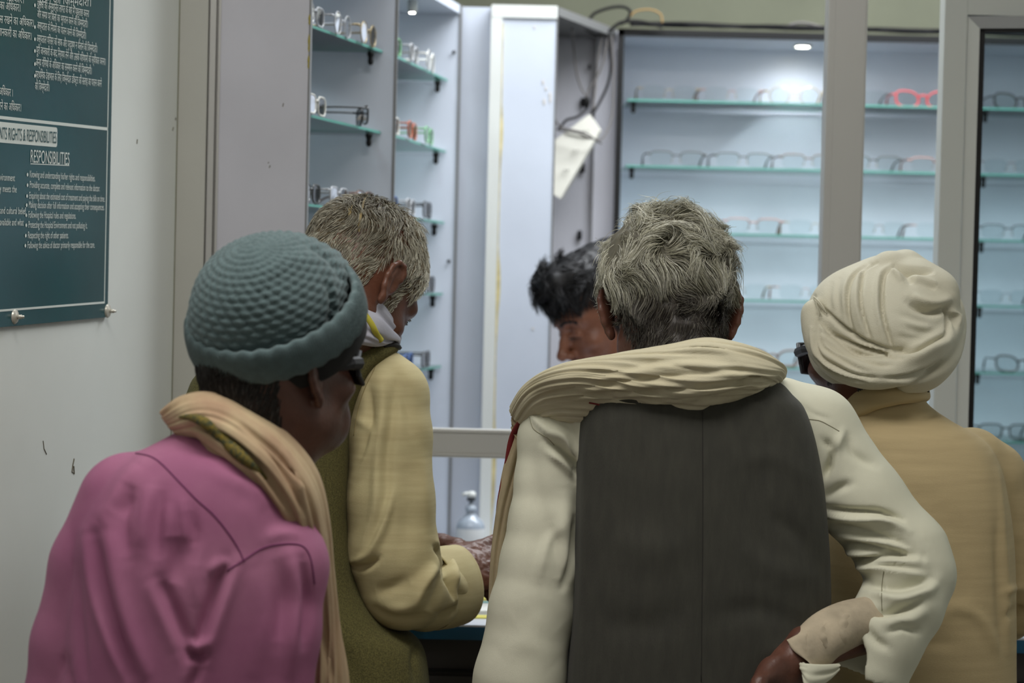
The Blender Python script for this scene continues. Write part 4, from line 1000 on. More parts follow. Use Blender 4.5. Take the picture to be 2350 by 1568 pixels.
    st = [([(318, 1065), (290, 1110), (262, 1160), (225, 1200)], 16, 5), ([(300, 1110), (285, 1150), (262, 1180)], 12, -5), ([(300, 1130), (280, 1200), (290, 1280)], 14, -5), ([(345, 1110), (335, 1180), (320, 1260)], 14, 4), ([(372, 1120), (360, 1200), (365, 1290)], 14, -4),
          ([(390, 1150), (385, 1240), (372, 1340)], 14, 4), ([(412, 1140), (425, 1190), (430, 1250)], 10, 4), ([(430, 1170), (445, 1230), (440, 1300)], 12, -4), ([(398, 1230), (400, 1290), (390, 1340)], 20, -5), ([(455, 1240), (450, 1330), (455, 1400)], 12, 3),
          ([(195, 1220), (215, 1350), (250, 1470), (290, 1568)], 12, 5), ([(215, 1230), (235, 1350), (270, 1460), (310, 1568)], 13, -7), ([(245, 1210), (270, 1340), (300, 1460), (345, 1568)], 15, 5), ([(175, 1300), (180, 1420), (195, 1568)], 10, -4), ([(340, 1330), (380, 1420), (410, 1500)], 16, 4),
          ([(365, 1330), (405, 1420), (432, 1490), (440, 1530)], 14, -8), ([(150, 1500), (150, 1540), (160, 1600)], 8, -6), ([(520, 1285), (495, 1360), (470, 1440), (450, 1500)], 12, -8), ([(545, 1290), (520, 1360), (490, 1450), (460, 1540)], 14, 6),
          ([(430, 1470), (450, 1488), (475, 1470)], 9, 6), ([(440, 1500), (462, 1512), (470, 1490)], 8, -9), ([(465, 1520), (440, 1568), (430, 1600)], 10, -6), ([(480, 1320), (500, 1300), (530, 1290)], 12, 4), ([(580, 1300), (600, 1400), (580, 1568)], 22, 3), ([(640, 1275), (650, 1360), (640, 1480)], 16, -5),
          ([(668, 1275), (680, 1360), (672, 1480), (660, 1568)], 14, 5), ([(695, 1285), (705, 1380), (695, 1480)], 10, -7), ([(540, 1130), (600, 1150), (650, 1230)], 22, -2.5), ([(430, 1030), (500, 1050), (600, 1120)], 20, -3), ([(480, 1080), (560, 1110), (620, 1170)], 18, 2.5), ([(610, 1240), (640, 1225), (690, 1230)], 12, 3)]
    st = [(a, w_ * 1.25, d_) for a, w_, d_ in st]
    V = folds(V, Q, st, 1.35); P_('shirt', V, Q, m_pink); sb = bvh_of(V, Q)
    seam('shirt_seam', sb, [[(312, 1041), (345, 1048), (372, 1066), (415, 1110), (450, 1146), (490, 1182), (525, 1225), (548, 1262), (560, 1290)], [(522, 1310), (562, 1284), (600, 1260), (640, 1250), (690, 1252), (712, 1280), (722, 1340)]], mat('plum_thread', (112, 52, 92), .9), root, .0010)
    # --- scarf
    def S(px, py, d): return C(px, py, D + d)
    V, Q = loft([(S(388, 958, .02), S(396, 992, -.03), .018), (S(428, 940, .0), S(450, 990, -.08), .026), (S(480, 938, -.01), S(500, 1010, -.095), .03), (S(560, 968, -.01), S(565, 1062, -.10), .03), (S(630, 1010, .0), S(610, 1110, -.095), .03), (S(690, 1075, .01), S(655, 1175, -.085), .028), (S(720, 1170, .02), S(685, 1250, -.06), .024),
                 (S(738, 1300, .04), S(708, 1330, -.03), .02), (S(755, 1420, .05), S(718, 1440, .0), .02), (S(782, 1540, .055), S(722, 1560, .01), .02), (S(792, 1640, .06), S(722, 1660, .02), .02)], 120, pleats(9, .0024, 2, 1.0), p=2.2, nlong=170)
    V = folds(V, Q, [([(440, 975), (520, 1010), (600, 1080), (660, 1170)], 7, -6), ([(560, 985), (640, 1060), (700, 1180)], 6, -5), ([(650, 1040), (690, 1130), (715, 1230)], 6, 5), ([(690, 1130), (712, 1220), (730, 1330)], 5, -6), ([(735, 1380), (750, 1480), (765, 1568)], 8, -4)], 1.3)
    sc = P_('neck_scarf', V, Q, m_sc); bb = bvh_of(V, Q); sc['label'] = 'beige scarf with green patterned border'
    b = MB(); q = drape(bb, [(412, 958), (445, 958), (485, 980), (520, 1015), (550, 1045), (585, 1075), (612, 1100)], .0, 60)
    for _ in range(25): q = [q[0]] + [(q[i - 1] + q[i] * 2 + q[i + 1]) / 4 for i in range(1, len(q) - 1)] + [q[-1]]
    rr = [.0015 + .0065 * math.sin(PI * min(1, i / len(q) * 1.02)) for i in range(len(q))]
    v, f = tube_vf([cw(p) for p in q], rr, 10); b.add(v, f); fix(b.build('green_border', mat('dark_green_border', (52, 62, 44), .85, col2=(128, 108, 34), vscale=220), None, True), sc)
man_beanie()
# ------------------------------------------------------------------ man in the olive tweed waistcoat (leaning on the counter)
def man_olive():
    D = 3.15
    m_tweed = mat('olive_tweed', (76, 72, 36), .95, col2=(104, 98, 54), vscale=420, bump=.5, bscale=800)
    m_tan = mat('tan_slub_cotton', (190, 178, 134), .8, col2=(178, 164, 122), vscale=40, stretch=(.25, .25, 3), bump=.2, bscale=900)
    sk = skin('weathered_skin', (88, 56, 43), (110, 70, 53))
    root = empty('person', cw(C(640, 1400, D)) * [1, 1, 0], 'person in olive tweed waistcoat with short grey hair, bowing over the counter, fist closed', 'person')
    org = root.location
    P_ = lambda n, V, Q, m: put2(n, V, Q, m, root)
    hc = C(812, 662, D + .0); R = rotm(-42, -46, 0)
    F = Field(hc - [.15, .17, .28], hc + [.17, .17, .18], .003)
    H = add_head(F, hc, R, 1.0, ears=(True, True), flare=4)
    neck = C(720, 870, D + .0)
    F.cap(H(0, -.045, -.045), neck, .056, .07, .03); F.cap(H(0, .01, -.07), C(770, 870, D + .04), .045, .06, .03)
    V1, Q1 = F.mesh()
    G = Field(C(420, 1950, D) - [.02, .26, .02], C(1100, 800, D) + [.12, .36, .02], .009)
    G.rows([(840, 560, 860, D, .06), (1000, 480, 800, D, .09), (1300, 470, 800, D, .10), (1700, 470, 850, D, .11), (1900, 500, 850, D, .10)], p=2.2)
    G.chain([(C(820, 900, D), .04), (C(890, 930, D - .0), .04), (C(905, 1320, D - .03), .034), (C(1050, 1345, D + .14), .026)], .008)
    G.chain([(C(560, 900, D), .04), (C(520, 985, D + .01), .036), (C(500, 1310, D + .01), .032), (C(640, 1310, D + .18), .026), (C(780, 1300, D + .26), .024)], .008)
    V2, Q2 = G.mesh()
    wr = C(1028, 1318, D + .11)
    Hd = Field(wr - [.08, .08, .11], wr + [.13, .15, .10], .0026)
    add_hand(Hd, wr, axes((.78, .5, .16), (.25, -.7, .62)), -1, (72, 82, 50), s=1.12, thumb=(.35, .75, -.55)); Hd.cap(C(990, 1345, D + .06), wr, .029, .027, .01)
    Hd.chain([(C(955, 1264, D + .24), .022), (C(1010, 1256, D + .22), .02), (C(1050, 1262, D + .2), .018)], .008)
    V3, Q3 = Hd.mesh(); V3 = wobble(V3, Q3, .0012, 180, 4)
    wl = C(800, 1310, D + .25); He = Field(wl - .12, wl + .13, .0045); add_hand(He, wl, axes((.8, .5, -.1), (0, 0, 1)), 1, (40, 50, 30)); V4, Q4 = He.mesh()
    feet = lower(root, (org.x, org.y), -.2, .86)
    V, Q = join([(V1, Q1), (V2, Q2), (V3, Q3), (V4, Q4)] + feet); P_('body', V, Q, sk)
    # --- hair, cropped
    lh = (V1 - hc) @ R
    az = np.abs(lh[:, 0]); z_ = lh[:, 2]; y_ = lh[:, 1]
    mask = (((z_ > -.092) & (y_ < -.008)) | ((z_ > .03) & (y_ <= .06)) | (z_ > .085)) & ~((z_ < .036) & (y_ > -.030) & (y_ < .014) & (az > .06)) & (az < .084)
    side = (y_ > .010) & (y_ < .035) & (z_ > -.03) & (z_ < .05) & (az < .078) & (az > .045)
    roots, nn = sample_roots(V1, Q1, mask | side, 12000, 8)
    def prm(l, rr):
        t = min(1, max(0, (l[2] + .03) / .1)); crown = math.exp(-((l[1] + .02) ** 2 + (l[2] - .13) ** 2) / .0006)
        return (.009 + .013 * t + .012 * crown) * rr.uniform(.7, 1.2), .05 + .05 * t + .16 * crown * rr.random(), .15 + .3 * t
    def tint(l, rr):
        t = .42 + .55 * min(1, max(0, (l[1] + .055) / .09)) * min(1, max(.15, (l[2] + .05) / .07)); t += rr.uniform(-.3, .3); t = min(1, max(0, t))
        a = np.array((88, 82, 68)); b_ = np.array((226, 222, 202)) if rr.random() < .8 else np.array((120, 98, 62)); return a + (b_ - a) * t
    G = Field(hc - .14, hc + .15, .004); G.ell(H(0, -.014, .042), (.0745, .095, .087), R, .01); G.ell(H(0, -.05, -.018), (.06, .048, .05), R, .02); G.cap(H(0, -.045, -.01), H(0, -.047, -.06), .054, .05, .02); G.cut(H(0, .07, .05), R @ np.array([0, .8, -.6]))
    ev, eq = G.mesh(); ev = wobble(ev, eq, .002, 70); el = (ev - hc) @ R; t_ = np.clip((el[:, 1] + .05) / .1, 0, 1)[:, None]; ec = np.array((88, 80, 64)) + t_ * (np.array((150, 145, 122)) - np.array((88, 80, 64)))
    strands('hair', roots, nn, comb(hc, R, (0, -.010, .043), (.0755, .097, .088), prm, tint, lambda l: (.15 * np.sign(l[0]), .35 if l[2] > .05 else -.15, -.8), 34, 5), root, 5, None, (ev, eq, ec), rad=.00055)
    # long tuft hanging from the crown
    b = MB()
    for k in range(9):
        a = k * .6; pts = [(838 + 2 * k % 7, 452, -.02), (812 - k % 4 * 3, 470, -.075), (806 - k % 3 * 3, 530, -.098), (800 + k % 5 * 2, 590, -.10), (786 + k % 3 * 8, 650, -.09)] if k % 2 else [(845, 450, -.02), (836 - k % 4, 462, -.07), (822 + k % 3 * 2, 520, -.10), (820 + k % 4, 590, -.103), (812 + k, 630, -.098), (806 + k % 3 * 2, 650, -.09)]
        b.tube([cw(C(x, y, D + .04 + d)) for x, y, d in spline(pts, 20)], .0008, 5)
    for v_ in ():
        pass
    fix(b.build('hair_tuft', mat('straw_hair', (170, 150, 102), .6), None, True), root)
    # eyebrow and moustache bristles
    br = [H(.018 + .005 * i, .098 - .0035 * i, .031) for i in range(7)]
    b = MB()
    for i, p in enumerate(br):
        for k in range(5): q = p + np.array([rnd.uniform(-.002, .002) for _ in range(3)]); b.tube([cw(q), cw(q + R @ np.array([.001, .0025, -.001]))], .0006, 4)
    fix(b.build('eyebrow', mat('grey_bristle', (96, 90, 78), .7)), root)
    # --- shirt: right sleeve and body
    G = Field(C(360, 2350, D) - [.02, .26, .0], C(1110, 780, D) + [.05, .36, .01], .0034, zcoarse=((784 - 1585) / FPX * D, .02))
    G.rows([(825, 650, 880, D, .05), (860, 540, 870, D, .075), (940, 470, 830, D, .085), (1100, 450, 795, D, .095), (1400, 430, 830, D, .1), (1800, 420, 900, D, .125), (2300, 390, 940, D, .15)], k=.02, p=2.4)
    G.chain([(C(868, 880, D), .052), (C(893, 910, D - .01), .056), (C(896, 1000, D - .02), .0585), (C(896, 1150, D - .03), .062), (C(903, 1270, D - .035), .064), (C(925, 1345, D - .03), .061), (C(975, 1362, D + .03), .053), (C(1015, 1352, D + .07), .049)], .012)
    G.chain([(C(580, 920, D), .045), (C(515, 980, D + .01), .046), (C(500, 1300, D + .01), .046), (C(620, 1315, D + .16), .045), (C(740, 1305, D + .23), .042)], .012)
    V, Q = G.mesh(); V = smooth_mesh(V, Q, 1)
    st = [([(870, 850), (880, 930), (870, 1050), (860, 1180), (820, 1290)], 14, 5), ([(845, 880), (850, 960), (835, 1040)], 10, -4), ([(900, 840), (925, 900), (950, 1000)], 14, -3), ([(905, 880), (898, 960), (885, 1060), (890, 1180)], 14, -4), ([(815, 960), (850, 990), (840, 1060), (810, 1110)], 10, 3),
          ([(812, 1292), (850, 1270), (880, 1210), (900, 1130)], 9, 6), ([(806, 1300), (840, 1300), (870, 1280)], 8, -6), ([(930, 1060), (935, 1180), (920, 1300)], 22, -2.5), ([(970, 1050), (975, 1150), (985, 1230)], 16, 3),
          ([(1000, 1255), (1015, 1275), (1022, 1310)], 7, -8), ([(1005, 1245), (1030, 1275), (1045, 1330), (1058, 1400)], 7, 6), ([(1015, 1265), (1030, 1320), (1050, 1380)], 6, -9), ([(1000, 1300), (960, 1350), (950, 1400)], 14, 5), ([(1020, 1310), (1010, 1360), (985, 1410)], 16, -6), ([(880, 1400), (940, 1390), (980, 1330), (1000, 1290)], 14, 4),
          ([(860, 1360), (900, 1350), (940, 1330)], 16, -4), ([(1040, 1330), (1060, 1370), (1065, 1410)], 9, -6), ([(1000, 1420), (1040, 1405), (1060, 1385)], 9, -6), ([(850, 1390), (910, 1420), (980, 1415)], 12, -3)]
    V = folds(V, Q, st, 1.7); P_('shirt', V, Q, m_tan); kb = bvh_of(V, Q)
    # cuff band
    A = spline([np.append(C(985, 1358, D + .045), .054), np.append(C(1018, 1350, D + .075), .0575), np.append(C(1044, 1346, D + .10), .0555)], 16); V = []; seg = 64; n = 16; T = np.gradient(A[:, :3], axis=0)
    for sh in (0, 1):
        for i in range(n):
            t = T[i] / np.linalg.norm(T[i]); u = np.cross(t, (0, 1, 0)); u /= np.linalg.norm(u); w_ = np.cross(t, u)
            for k in range(seg): a = 2 * PI * k / seg; r = A[i, 3] - sh * .0018 + .002 * math.sin(3 * a + i * .1) + (.0012 if i > n - 3 else 0) ; V.append(A[i, :3] + r * (1.06 * math.cos(a) * u + .92 * math.sin(a) * w_))
    V = np.array(V); Q = []; M_ = n * seg
    for i in range(n - 1):
        for k in range(seg): q = (k + 1) % seg; Q += [(i * seg + k, (i + 1) * seg + k, (i + 1) * seg + q, i * seg + q), (M_ + i * seg + k, M_ + i * seg + q, M_ + (i + 1) * seg + q, M_ + (i + 1) * seg + k)]
    for k in range(seg): q = (k + 1) % seg; i = (n - 1) * seg; Q += [(i + k, M_ + i + k, M_ + i + q, i + q), (k, q, M_ + q, M_ + k)]
    Q = np.array(Q); V = folds(V, Q, [([(1045, 1262), (1062, 1290), (1095, 1300)], 5, -3), ([(1050, 1330), (1075, 1370), (1080, 1410)], 7, -6)]); P_('shirt_cuff', V, Q, m_tan)
    seam('shirt_seam', kb, [[(872, 812), (858, 850), (838, 890), (822, 940), (812, 1000)]], mat('tan_thread', (150, 136, 92), .9), root, .0006)
    # --- waistcoat
    G = Field(C(380, 1900, D) - [.02, .22, .0], C(1010, 740, D) + [.02, .2, .01], .0036, zcoarse=((784 - 1585) / FPX * D, .02))
    G.rows([(772, 700, 905, D + .02, .04), (800, 600, 917, D + .01, .066), (850, 470, 866, D, .098), (900, 436, 836, D, .118), (960, 424, 815, D, .127), (1050, 416, 806, D, .132), (1200, 408, 806, D, .135), (1330, 402, 828, D, .136), (1420, 400, 880, D, .137), (1480, 398, 962, D + .01, .138), (1568, 396, 984, D + .01, .14), (1700, 390, 985, D + .01, .14), (1860, 385, 985, D + .01, .142)], k=0, p=3.2)
    G.cap(C(905, 1250, D - .06), C(930, 1345, D - .04), .062, .06, .01, 's')
    V, Q = G.mesh(); V = smooth_mesh(V, Q, 1)
    V = folds(V, Q, [([(700, 900), (740, 1050), (720, 1250)], 26, -2), ([(770, 930), (785, 1050), (780, 1200)], 14, 2), ([(700, 1350), (780, 1450), (860, 1568)], 26, 3), ([(960, 1460), (950, 1510), (955, 1568)], 8, -4), ([(450, 880), (470, 920), (480, 980)], 12, -2)], 1.3)
    P_('waistcoat', V, Q, m_tweed); vb = bvh_of(V, Q)
    seam('armhole_piping', vb, [[(880, 795), (905, 792), (918, 800), (925, 812)]], mat('black_piping', (24, 22, 22), .8), root, .004)
    # --- cloth at the neck with yellow stripe
    S = lambda px, py, d: C(px, py, D + d)
    m_cl = mat('pale_grey_cloth', (180, 180, 192), .8, bump=.2)
    V, Q = loft([(S(690, 650, .0), S(676, 750, -.03), .02), (S(750, 652, -.05), S(742, 765, -.09), .022), (S(812, 664, -.055), S(796, 782, -.10), .018), (S(864, 690, -.045), S(836, 790, -.085), .016), (S(894, 730, -.02), S(868, 795, -.05), .014), (S(906, 762, .01), S(890, 788, -.02), .014), (S(905, 778, .035), S(895, 796, .02), .010)], 72, pleats(5, .0028, 12, .6), p=2.4)
    V = folds(V, Q, [([(812, 690), (850, 720), (885, 768)], 5, 4, 's'), ([(830, 670), (872, 705), (898, 745)], 7, -3), ([(800, 705), (830, 740), (850, 770)], 4, -4)])
    cl = P_('neck_cloth', V, Q, m_cl); cb = bvh_of(V, Q)
    q = drape(cb, [(800, 690), (824, 708), (848, 738), (866, 770), (874, 782)], .0004, 24); b = MB(); v, f = tube_vf([cw(p) for p in q], [.0045] * len(q), 10); b.add(v, f)
    if q: fix(b.build('yellow_stripe', mat('yellow_woven_stripe', (186, 176, 62), .8), None, True), cl)
man_olive()
# ------------------------------------------------------------------ man in the turban (far right)
def man_turban():
    D = 3.15
    m_kurta = mat('sand_cotton_kurta', (192, 172, 130), .85, col2=(182, 162, 122), vscale=30, stretch=(.3, .3, 3), bump=.25, bscale=900)
    m_turb = mat('off_white_muslin', (208, 204, 184), .85, col2=(198, 192, 170), vscale=16, bump=.3, bscale=800, stretch=(.5, .5, 1.3))
    sk = skin('umber_skin', (84, 50, 38), (104, 64, 48))
    root = empty('person', cw(C(2100, 1400, D)) * [1, 1, 0], 'person in wound off-white turban and sand-coloured kurta, dark glasses, face turned left', 'person')
    org = root.location
    P_ = lambda n, V, Q, m: put2(n, V, Q, m, root)
    hc = C(2000, 815, D + .01); R = rotm(34, -6, 2)
    F = Field(hc - [.17, .17, .27], hc + [.15, .17, .17], .003)
    H = add_head(F, hc, R, .98, flare=12)
    F.cap(H(0, -.035, -.04), C(2040, 985, D), .050, .048, .03); F.cap(H(0, .01, -.07), C(2020, 990, D + .02), .045, .045, .03)
    V1, Q1 = F.mesh()
    G = Field(C(1860, 2000, D) - [.06, .24, .02], C(2380, 930, D) + [.06, .34, .02], .009)
    G.rows([(980, 1960, 2120, D, .06), (1100, 1930, 2240, D, .09), (1400, 1930, 2260, D, .10), (1800, 1940, 2260, D, .11), (1960, 1960, 2240, D, .10)], p=2.2)
    G.chain([(C(2160, 1070, D + .02), .035), (C(2262, 1110, D + .03), .032), (C(2325, 1330, D + .055), .03), (C(2305, 1410, D + .14), .025)], .008)
    G.chain([(C(1990, 1040, D), .04), (C(1915, 1090, D + .02), .038), (C(1900, 1340, D + .03), .033), (C(1960, 1380, D + .14), .025)], .008)
    V2, Q2 = G.mesh(); parts = [(V1, Q1), (V2, Q2)]
    for px, py, sd in ((2305, 1410, 1), (1962, 1380, -1)):
        wr = C(px, py, D + .14); He = Field(wr - .13, wr + .15, .0045); add_hand(He, wr, axes((-.75 * sd, .5, -.1), (0, 0, 1)), sd, (20, 30, 20)); parts.append(He.mesh())
    feet = lower(root, (org.x, org.y), .15, .84)
    V, Q = join(parts + feet); P_('body', V, Q, sk)
    lh = (V1 - hc) @ R; mask = (lh[:, 2] > -.06) & (lh[:, 2] < .02) & (lh[:, 1] < -.03)
    side = (lh[:, 1] > .008) & (lh[:, 1] < .03) & (lh[:, 2] > -.045) & (lh[:, 2] < .02) & (np.abs(lh[:, 0]) > .04) & (np.abs(lh[:, 0]) < .076)
    roots, nn = sample_roots(V1, Q1, mask | side, 3500, 3)
    tint = lambda l, rr: np.array((44, 40, 38)) + rr.random() ** 4 * 70
    strands('hair', roots, nn, comb(hc, R, (0, -.012, .03), (.078, .1, .1), lambda l, rr: (rr.uniform(.006, .012), .02, .2), tint, lambda l: (0, -.2, -1), 30, 4), root, 3, rad=.0006)
    # --- turban
    T = lambda px, py, d: C(px, py, D + d)
    G = Field(T(1840, 910, -.17), T(2215, 570, .17), .0026)
    Rt_ = rotm(30, 10, -14)
    G.ell(T(2022, 752, .0), (.098, .112, .088), Rt_, .02)
    G.ell(T(2060, 680, .0), (.072, .085, .060), Rt_, .03)
    G.ell(T(2105, 700, -.02), (.054, .06, .052), Rt_, .02); G.ell(T(1945, 715, .0), (.050, .08, .052), None, .03)
    G.chain([(T(1985, 650, -.02), .018), (T(2040, 612, -.02), .019), (T(2080, 607, .0), .018), (T(2125, 640, .01), .016)], .012)
    G.ell(T(2150, 668, -.02), (.028, .045, .027), rotm(0, 0, -20), .012)
    # lower wraps
    lowr = spline([T(1872, 720, -.03), T(1885, 790, -.05), T(1930, 838, -.078), T(2000, 858, -.098), T(2070, 845, -.10), T(2130, 800, -.088), T(2172, 750, -.05), T(2175, 720, .0)], 26)
    for k, (a, b_) in enumerate(zip(lowr[:-1], lowr[1:])): G.cap(a, b_, .021, .021, .006)
    rgt = spline([T(2085, 868, -.075), T(2130, 855, -.065), T(2168, 810, -.04), T(2180, 750, -.0), T(2172, 700, .03)], 16)
    for a, b_ in zip(rgt[:-1], rgt[1:]): G.cap(a, b_, .0215, .021, .008)
    l3 = spline([T(1872, 770, .02), T(1890, 830, .0), T(1935, 862, -.03), T(2010, 878, -.05), T(2080, 872, -.06)], 16)
    for a, b_ in zip(l3[:-1], l3[1:]): G.cap(a, b_, .0155, .016, .006)
    V, Q = G.mesh(); V = smooth_mesh(V, Q, 1)
    x = lambda pts: [(1800 + a / 3.92, 560 + b_ / 3.92) for a, b_ in pts]
    st = [(x([(760, 170), (620, 290), (570, 430), (570, 600), (600, 740), (640, 830)]), 4.5, -6), (x([(830, 170), (720, 240), (685, 400), (690, 560), (735, 740), (785, 890)]), 4, -5.5), (x([(980, 210), (900, 270), (875, 420), (880, 600), (910, 740), (975, 960)]), 5, -8),
          (x([(960, 200), (870, 280), (840, 430), (845, 600), (880, 760)]), 8, 3.5), (x([(720, 190), (600, 300), (545, 430), (545, 600)]), 7, 2.5), (x([(800, 190), (690, 260), (650, 420), (655, 600), (700, 780)]), 7, 2.5), (x([(500, 280), (470, 420), (480, 560), (500, 660)]), 9, -2.5), (x([(430, 320), (400, 430), (400, 540), (440, 640)]), 8, -2.5),
          (x([(265, 470), (330, 570), (450, 690), (620, 820), (800, 910), (1000, 970)]), 5, -6), (x([(300, 640), (400, 790), (560, 870), (780, 950), (1040, 1010)]), 4, -4.5), (x([(340, 790), (480, 850), (680, 930), (880, 985), (1060, 1040)]), 3.5, -4.5), (x([(330, 740), (420, 820), (640, 900), (860, 960), (1060, 1020)]), 4, 3.5),
          (x([(360, 870), (520, 960), (700, 1020), (850, 1080), (960, 1090)]), 5, -5), (x([(300, 700), (330, 900), (480, 1010), (640, 1110), (760, 1150)]), 6, -3.5), (x([(260, 800), (310, 1000), (460, 1100), (640, 1180), (860, 1210)]), 5, -5), (x([(240, 760), (280, 980), (420, 1120), (600, 1200), (780, 1240)]), 5, 4),
          (x([(280, 1030), (400, 1130), (560, 1205), (740, 1240)]), 4, -4), (x([(1000, 960), (1160, 960), (1300, 890), (1440, 830), (1480, 770)]), 6, -9), (x([(1050, 1050), (1200, 1000), (1340, 920), (1500, 850)]), 14, 5), (x([(900, 1210), (1100, 1200), (1300, 1130), (1400, 1060)]), 5, -6), (x([(1000, 1250), (1200, 1240), (1400, 1150), (1520, 1050)]), 14, 3.5),
          (x([(1000, 200), (1080, 230), (1200, 240), (1320, 250)]), 6, -8), (x([(960, 220), (1010, 270), (1060, 340)]), 7, 4), (x([(1080, 220), (1120, 300), (1160, 360)]), 8, -4), (x([(1180, 330), (1280, 360), (1370, 410)]), 8, -4), (x([(1150, 300), (1250, 330), (1380, 370)]), 8, 3.5),
          (x([(1120, 520), (1230, 580), (1350, 610), (1480, 560)]), 9, -9), (x([(1140, 460), (1260, 520), (1400, 530), (1510, 480)]), 12, 5), (x([(1010, 620), (1150, 680), (1300, 720)]), 9, -2), (x([(1080, 740), (1200, 790), (1350, 800)]), 9, -2), (x([(1080, 680), (1200, 730), (1330, 760)]), 8, 1.6), (x([(1000, 830), (1150, 850), (1300, 850)]), 8, -1.6),
          (x([(1470, 560), (1475, 660), (1470, 770)]), 5, -7), (x([(1490, 620), (1540, 690), (1550, 760)]), 6, -5), (x([(1500, 600), (1560, 650), (1570, 740)]), 5, 4)]
    V = folds(V, Q, st, 1.7); P_('turban', V, Q, m_turb)
    b = MB()
    for k in range(16):
        p0 = T(1866 + rnd.uniform(-2, 6), 682 + rnd.uniform(-2, 10), -.02 - .002 * k); p2 = T(1882 + k % 5 * 4, 712 + k % 4 * 5, -.045 - .001 * k); b.tube([cw(q) for q in spline([p0, (p0 + p2) / 2 + [.001 * (k % 3 - 1), -.003, .001], p2], 6)], .0007, 4)
    fix(b.build('frayed_fringe', m_turb, None, True), root)
    # --- dark glasses: lens and temple stand out at the left of the face
    m_sg = mat('smoked_plastic', (34, 33, 36), .5); Hs = lambda x_, y, z: cw(H(x_, y, z)); g = None
    b = MB()
    for sx in (-1, 1):
        pts = [(.006, .106, .008), (.012, .108, .022), (.034, .106, .026), (.058, .096, .024), (.068, .084, .014), (.066, .083, -.006), (.052, .096, -.018), (.028, .106, -.018), (.010, .108, -.008)]; n = len(pts)
        v = [Hs(a * sx, y, z) for a, y, z in pts] + [Hs(a * sx, y - .005, z) for a, y, z in pts] + [Hs(.036 * sx, .108, .004), Hs(.036 * sx, .1, .004)]
        b.add(v, [(i, (i + 1) % n, 2 * n) for i in range(n)] + [(n + (i + 1) % n, n + i, 2 * n + 1) for i in range(n)] + [(i, n + i, n + (i + 1) % n, (i + 1) % n) for i in range(n)])
        b.tube([Hs(a * sx, y, z) for a, y, z in pts], .003, 8, closed=True)
    b.tube([Hs(-.008, .107, .012), Hs(0, .111, .015), Hs(.008, .107, .012)], .003, 8)
    g = fix(b.build('sunglasses', m_sg), root)
    for sx in (-1, 1):
        b = MB(); b.tube([Hs(.067 * sx, .085, .010), Hs(.0765 * sx, .06, .012), Hs(.079 * sx, .03, .010), Hs(.08 * sx, .0, .008)], [.008, .0075, .005, .003], 8); fix(b.build('temple', m_sg), g)
    # --- kurta
    G = Field(C(1830, 2400, D) - [.02, .26, .0], C(2420, 860, D) + [.03, .36, .01], .0036, zcoarse=((784 - 1585) / FPX * D, .02))
    G.rows([(890, 1972, 2114, D + .005, .062), (925, 1942, 2124, D + .005, .07), (965, 1905, 2178, D + .005, .08), (1010, 1885, 2252, D, .102), (1070, 1872, 2288, D, .118), (1150, 1866, 2306, D, .13), (1250, 1862, 2318, D, .136), (1400, 1860, 2322, D, .14), (1568, 1858, 2322, D, .145), (1900, 1850, 2330, D, .15), (2380, 1830, 2350, D, .17)], k=.02, p=2.5)
    G.chain([(C(2230, 1060, D + .02), .05), (C(2272, 1095, D + .035), .052), (C(2308, 1220, D + .05), .05), (C(2330, 1330, D + .055), .048), (C(2328, 1385, D + .08), .047), (C(2310, 1408, D + .12), .042)], .006)
    G.chain([(C(1960, 1060, D + .02), .05), (C(1915, 1100, D + .03), .05), (C(1900, 1330, D + .03), .048), (C(1945, 1375, D + .12), .042)], .012)
    V, Q = G.mesh(); V = smooth_mesh(V, Q, 1)
    st = [([(2165, 935), (2150, 950), (2120, 962)], 8, -3), ([(2160, 960), (2220, 1010), (2262, 1090), (2280, 1200)], 24, 2), ([(2290, 1080), (2300, 1200), (2310, 1340), (2315, 1500)], 8, 3), ([(2286, 1200), (2292, 1350), (2300, 1500)], 10, -3), ([(2040, 1060), (2100, 1100), (2160, 1110)], 30, 2), ([(2200, 1400), (2250, 1420), (2290, 1500)], 14, 3),
          ([(2120, 1440), (2180, 1400), (2240, 1390)], 20, 2.5), ([(2080, 1520), (2140, 1480), (2200, 1480)], 20, -3), ([(2060, 1540), (2080, 1500), (2090, 1440)], 14, -4), ([(2310, 1420), (2330, 1400), (2350, 1400)], 9, -5), ([(2305, 1360), (2330, 1350), (2350, 1350)], 9, 5), ([(2150, 1150), (2200, 1250), (2210, 1400)], 36, -2.5), ([(1900, 1060), (1980, 1020), (2060, 1000)], 26, 2)]
    V = folds(V, Q, st, 1.4); P_('kurta', V, Q, m_kurta); kb = bvh_of(V, Q)
    V, Q = loft([(T(1905, 940, .09), T(1916, 1000, .06), .008), (T(1918, 925, .03), T(1936, 990, .01), .010), (T(1945, 903, -.02), T(1964, 966, -.045), .011), (T(1990, 888, -.05), T(2006, 940, -.075), .011), (T(2050, 880, -.062), T(2062, 926, -.082), .011), (T(2098, 884, -.045), T(2108, 922, -.062), .011), (T(2116, 892, -.0), T(2122, 922, -.015), .010), (T(2100, 895, .06), T(2105, 930, .05), .008)], 40, None, p=2.6)
    P_('collar', V, Q, m_kurta)
man_turban()
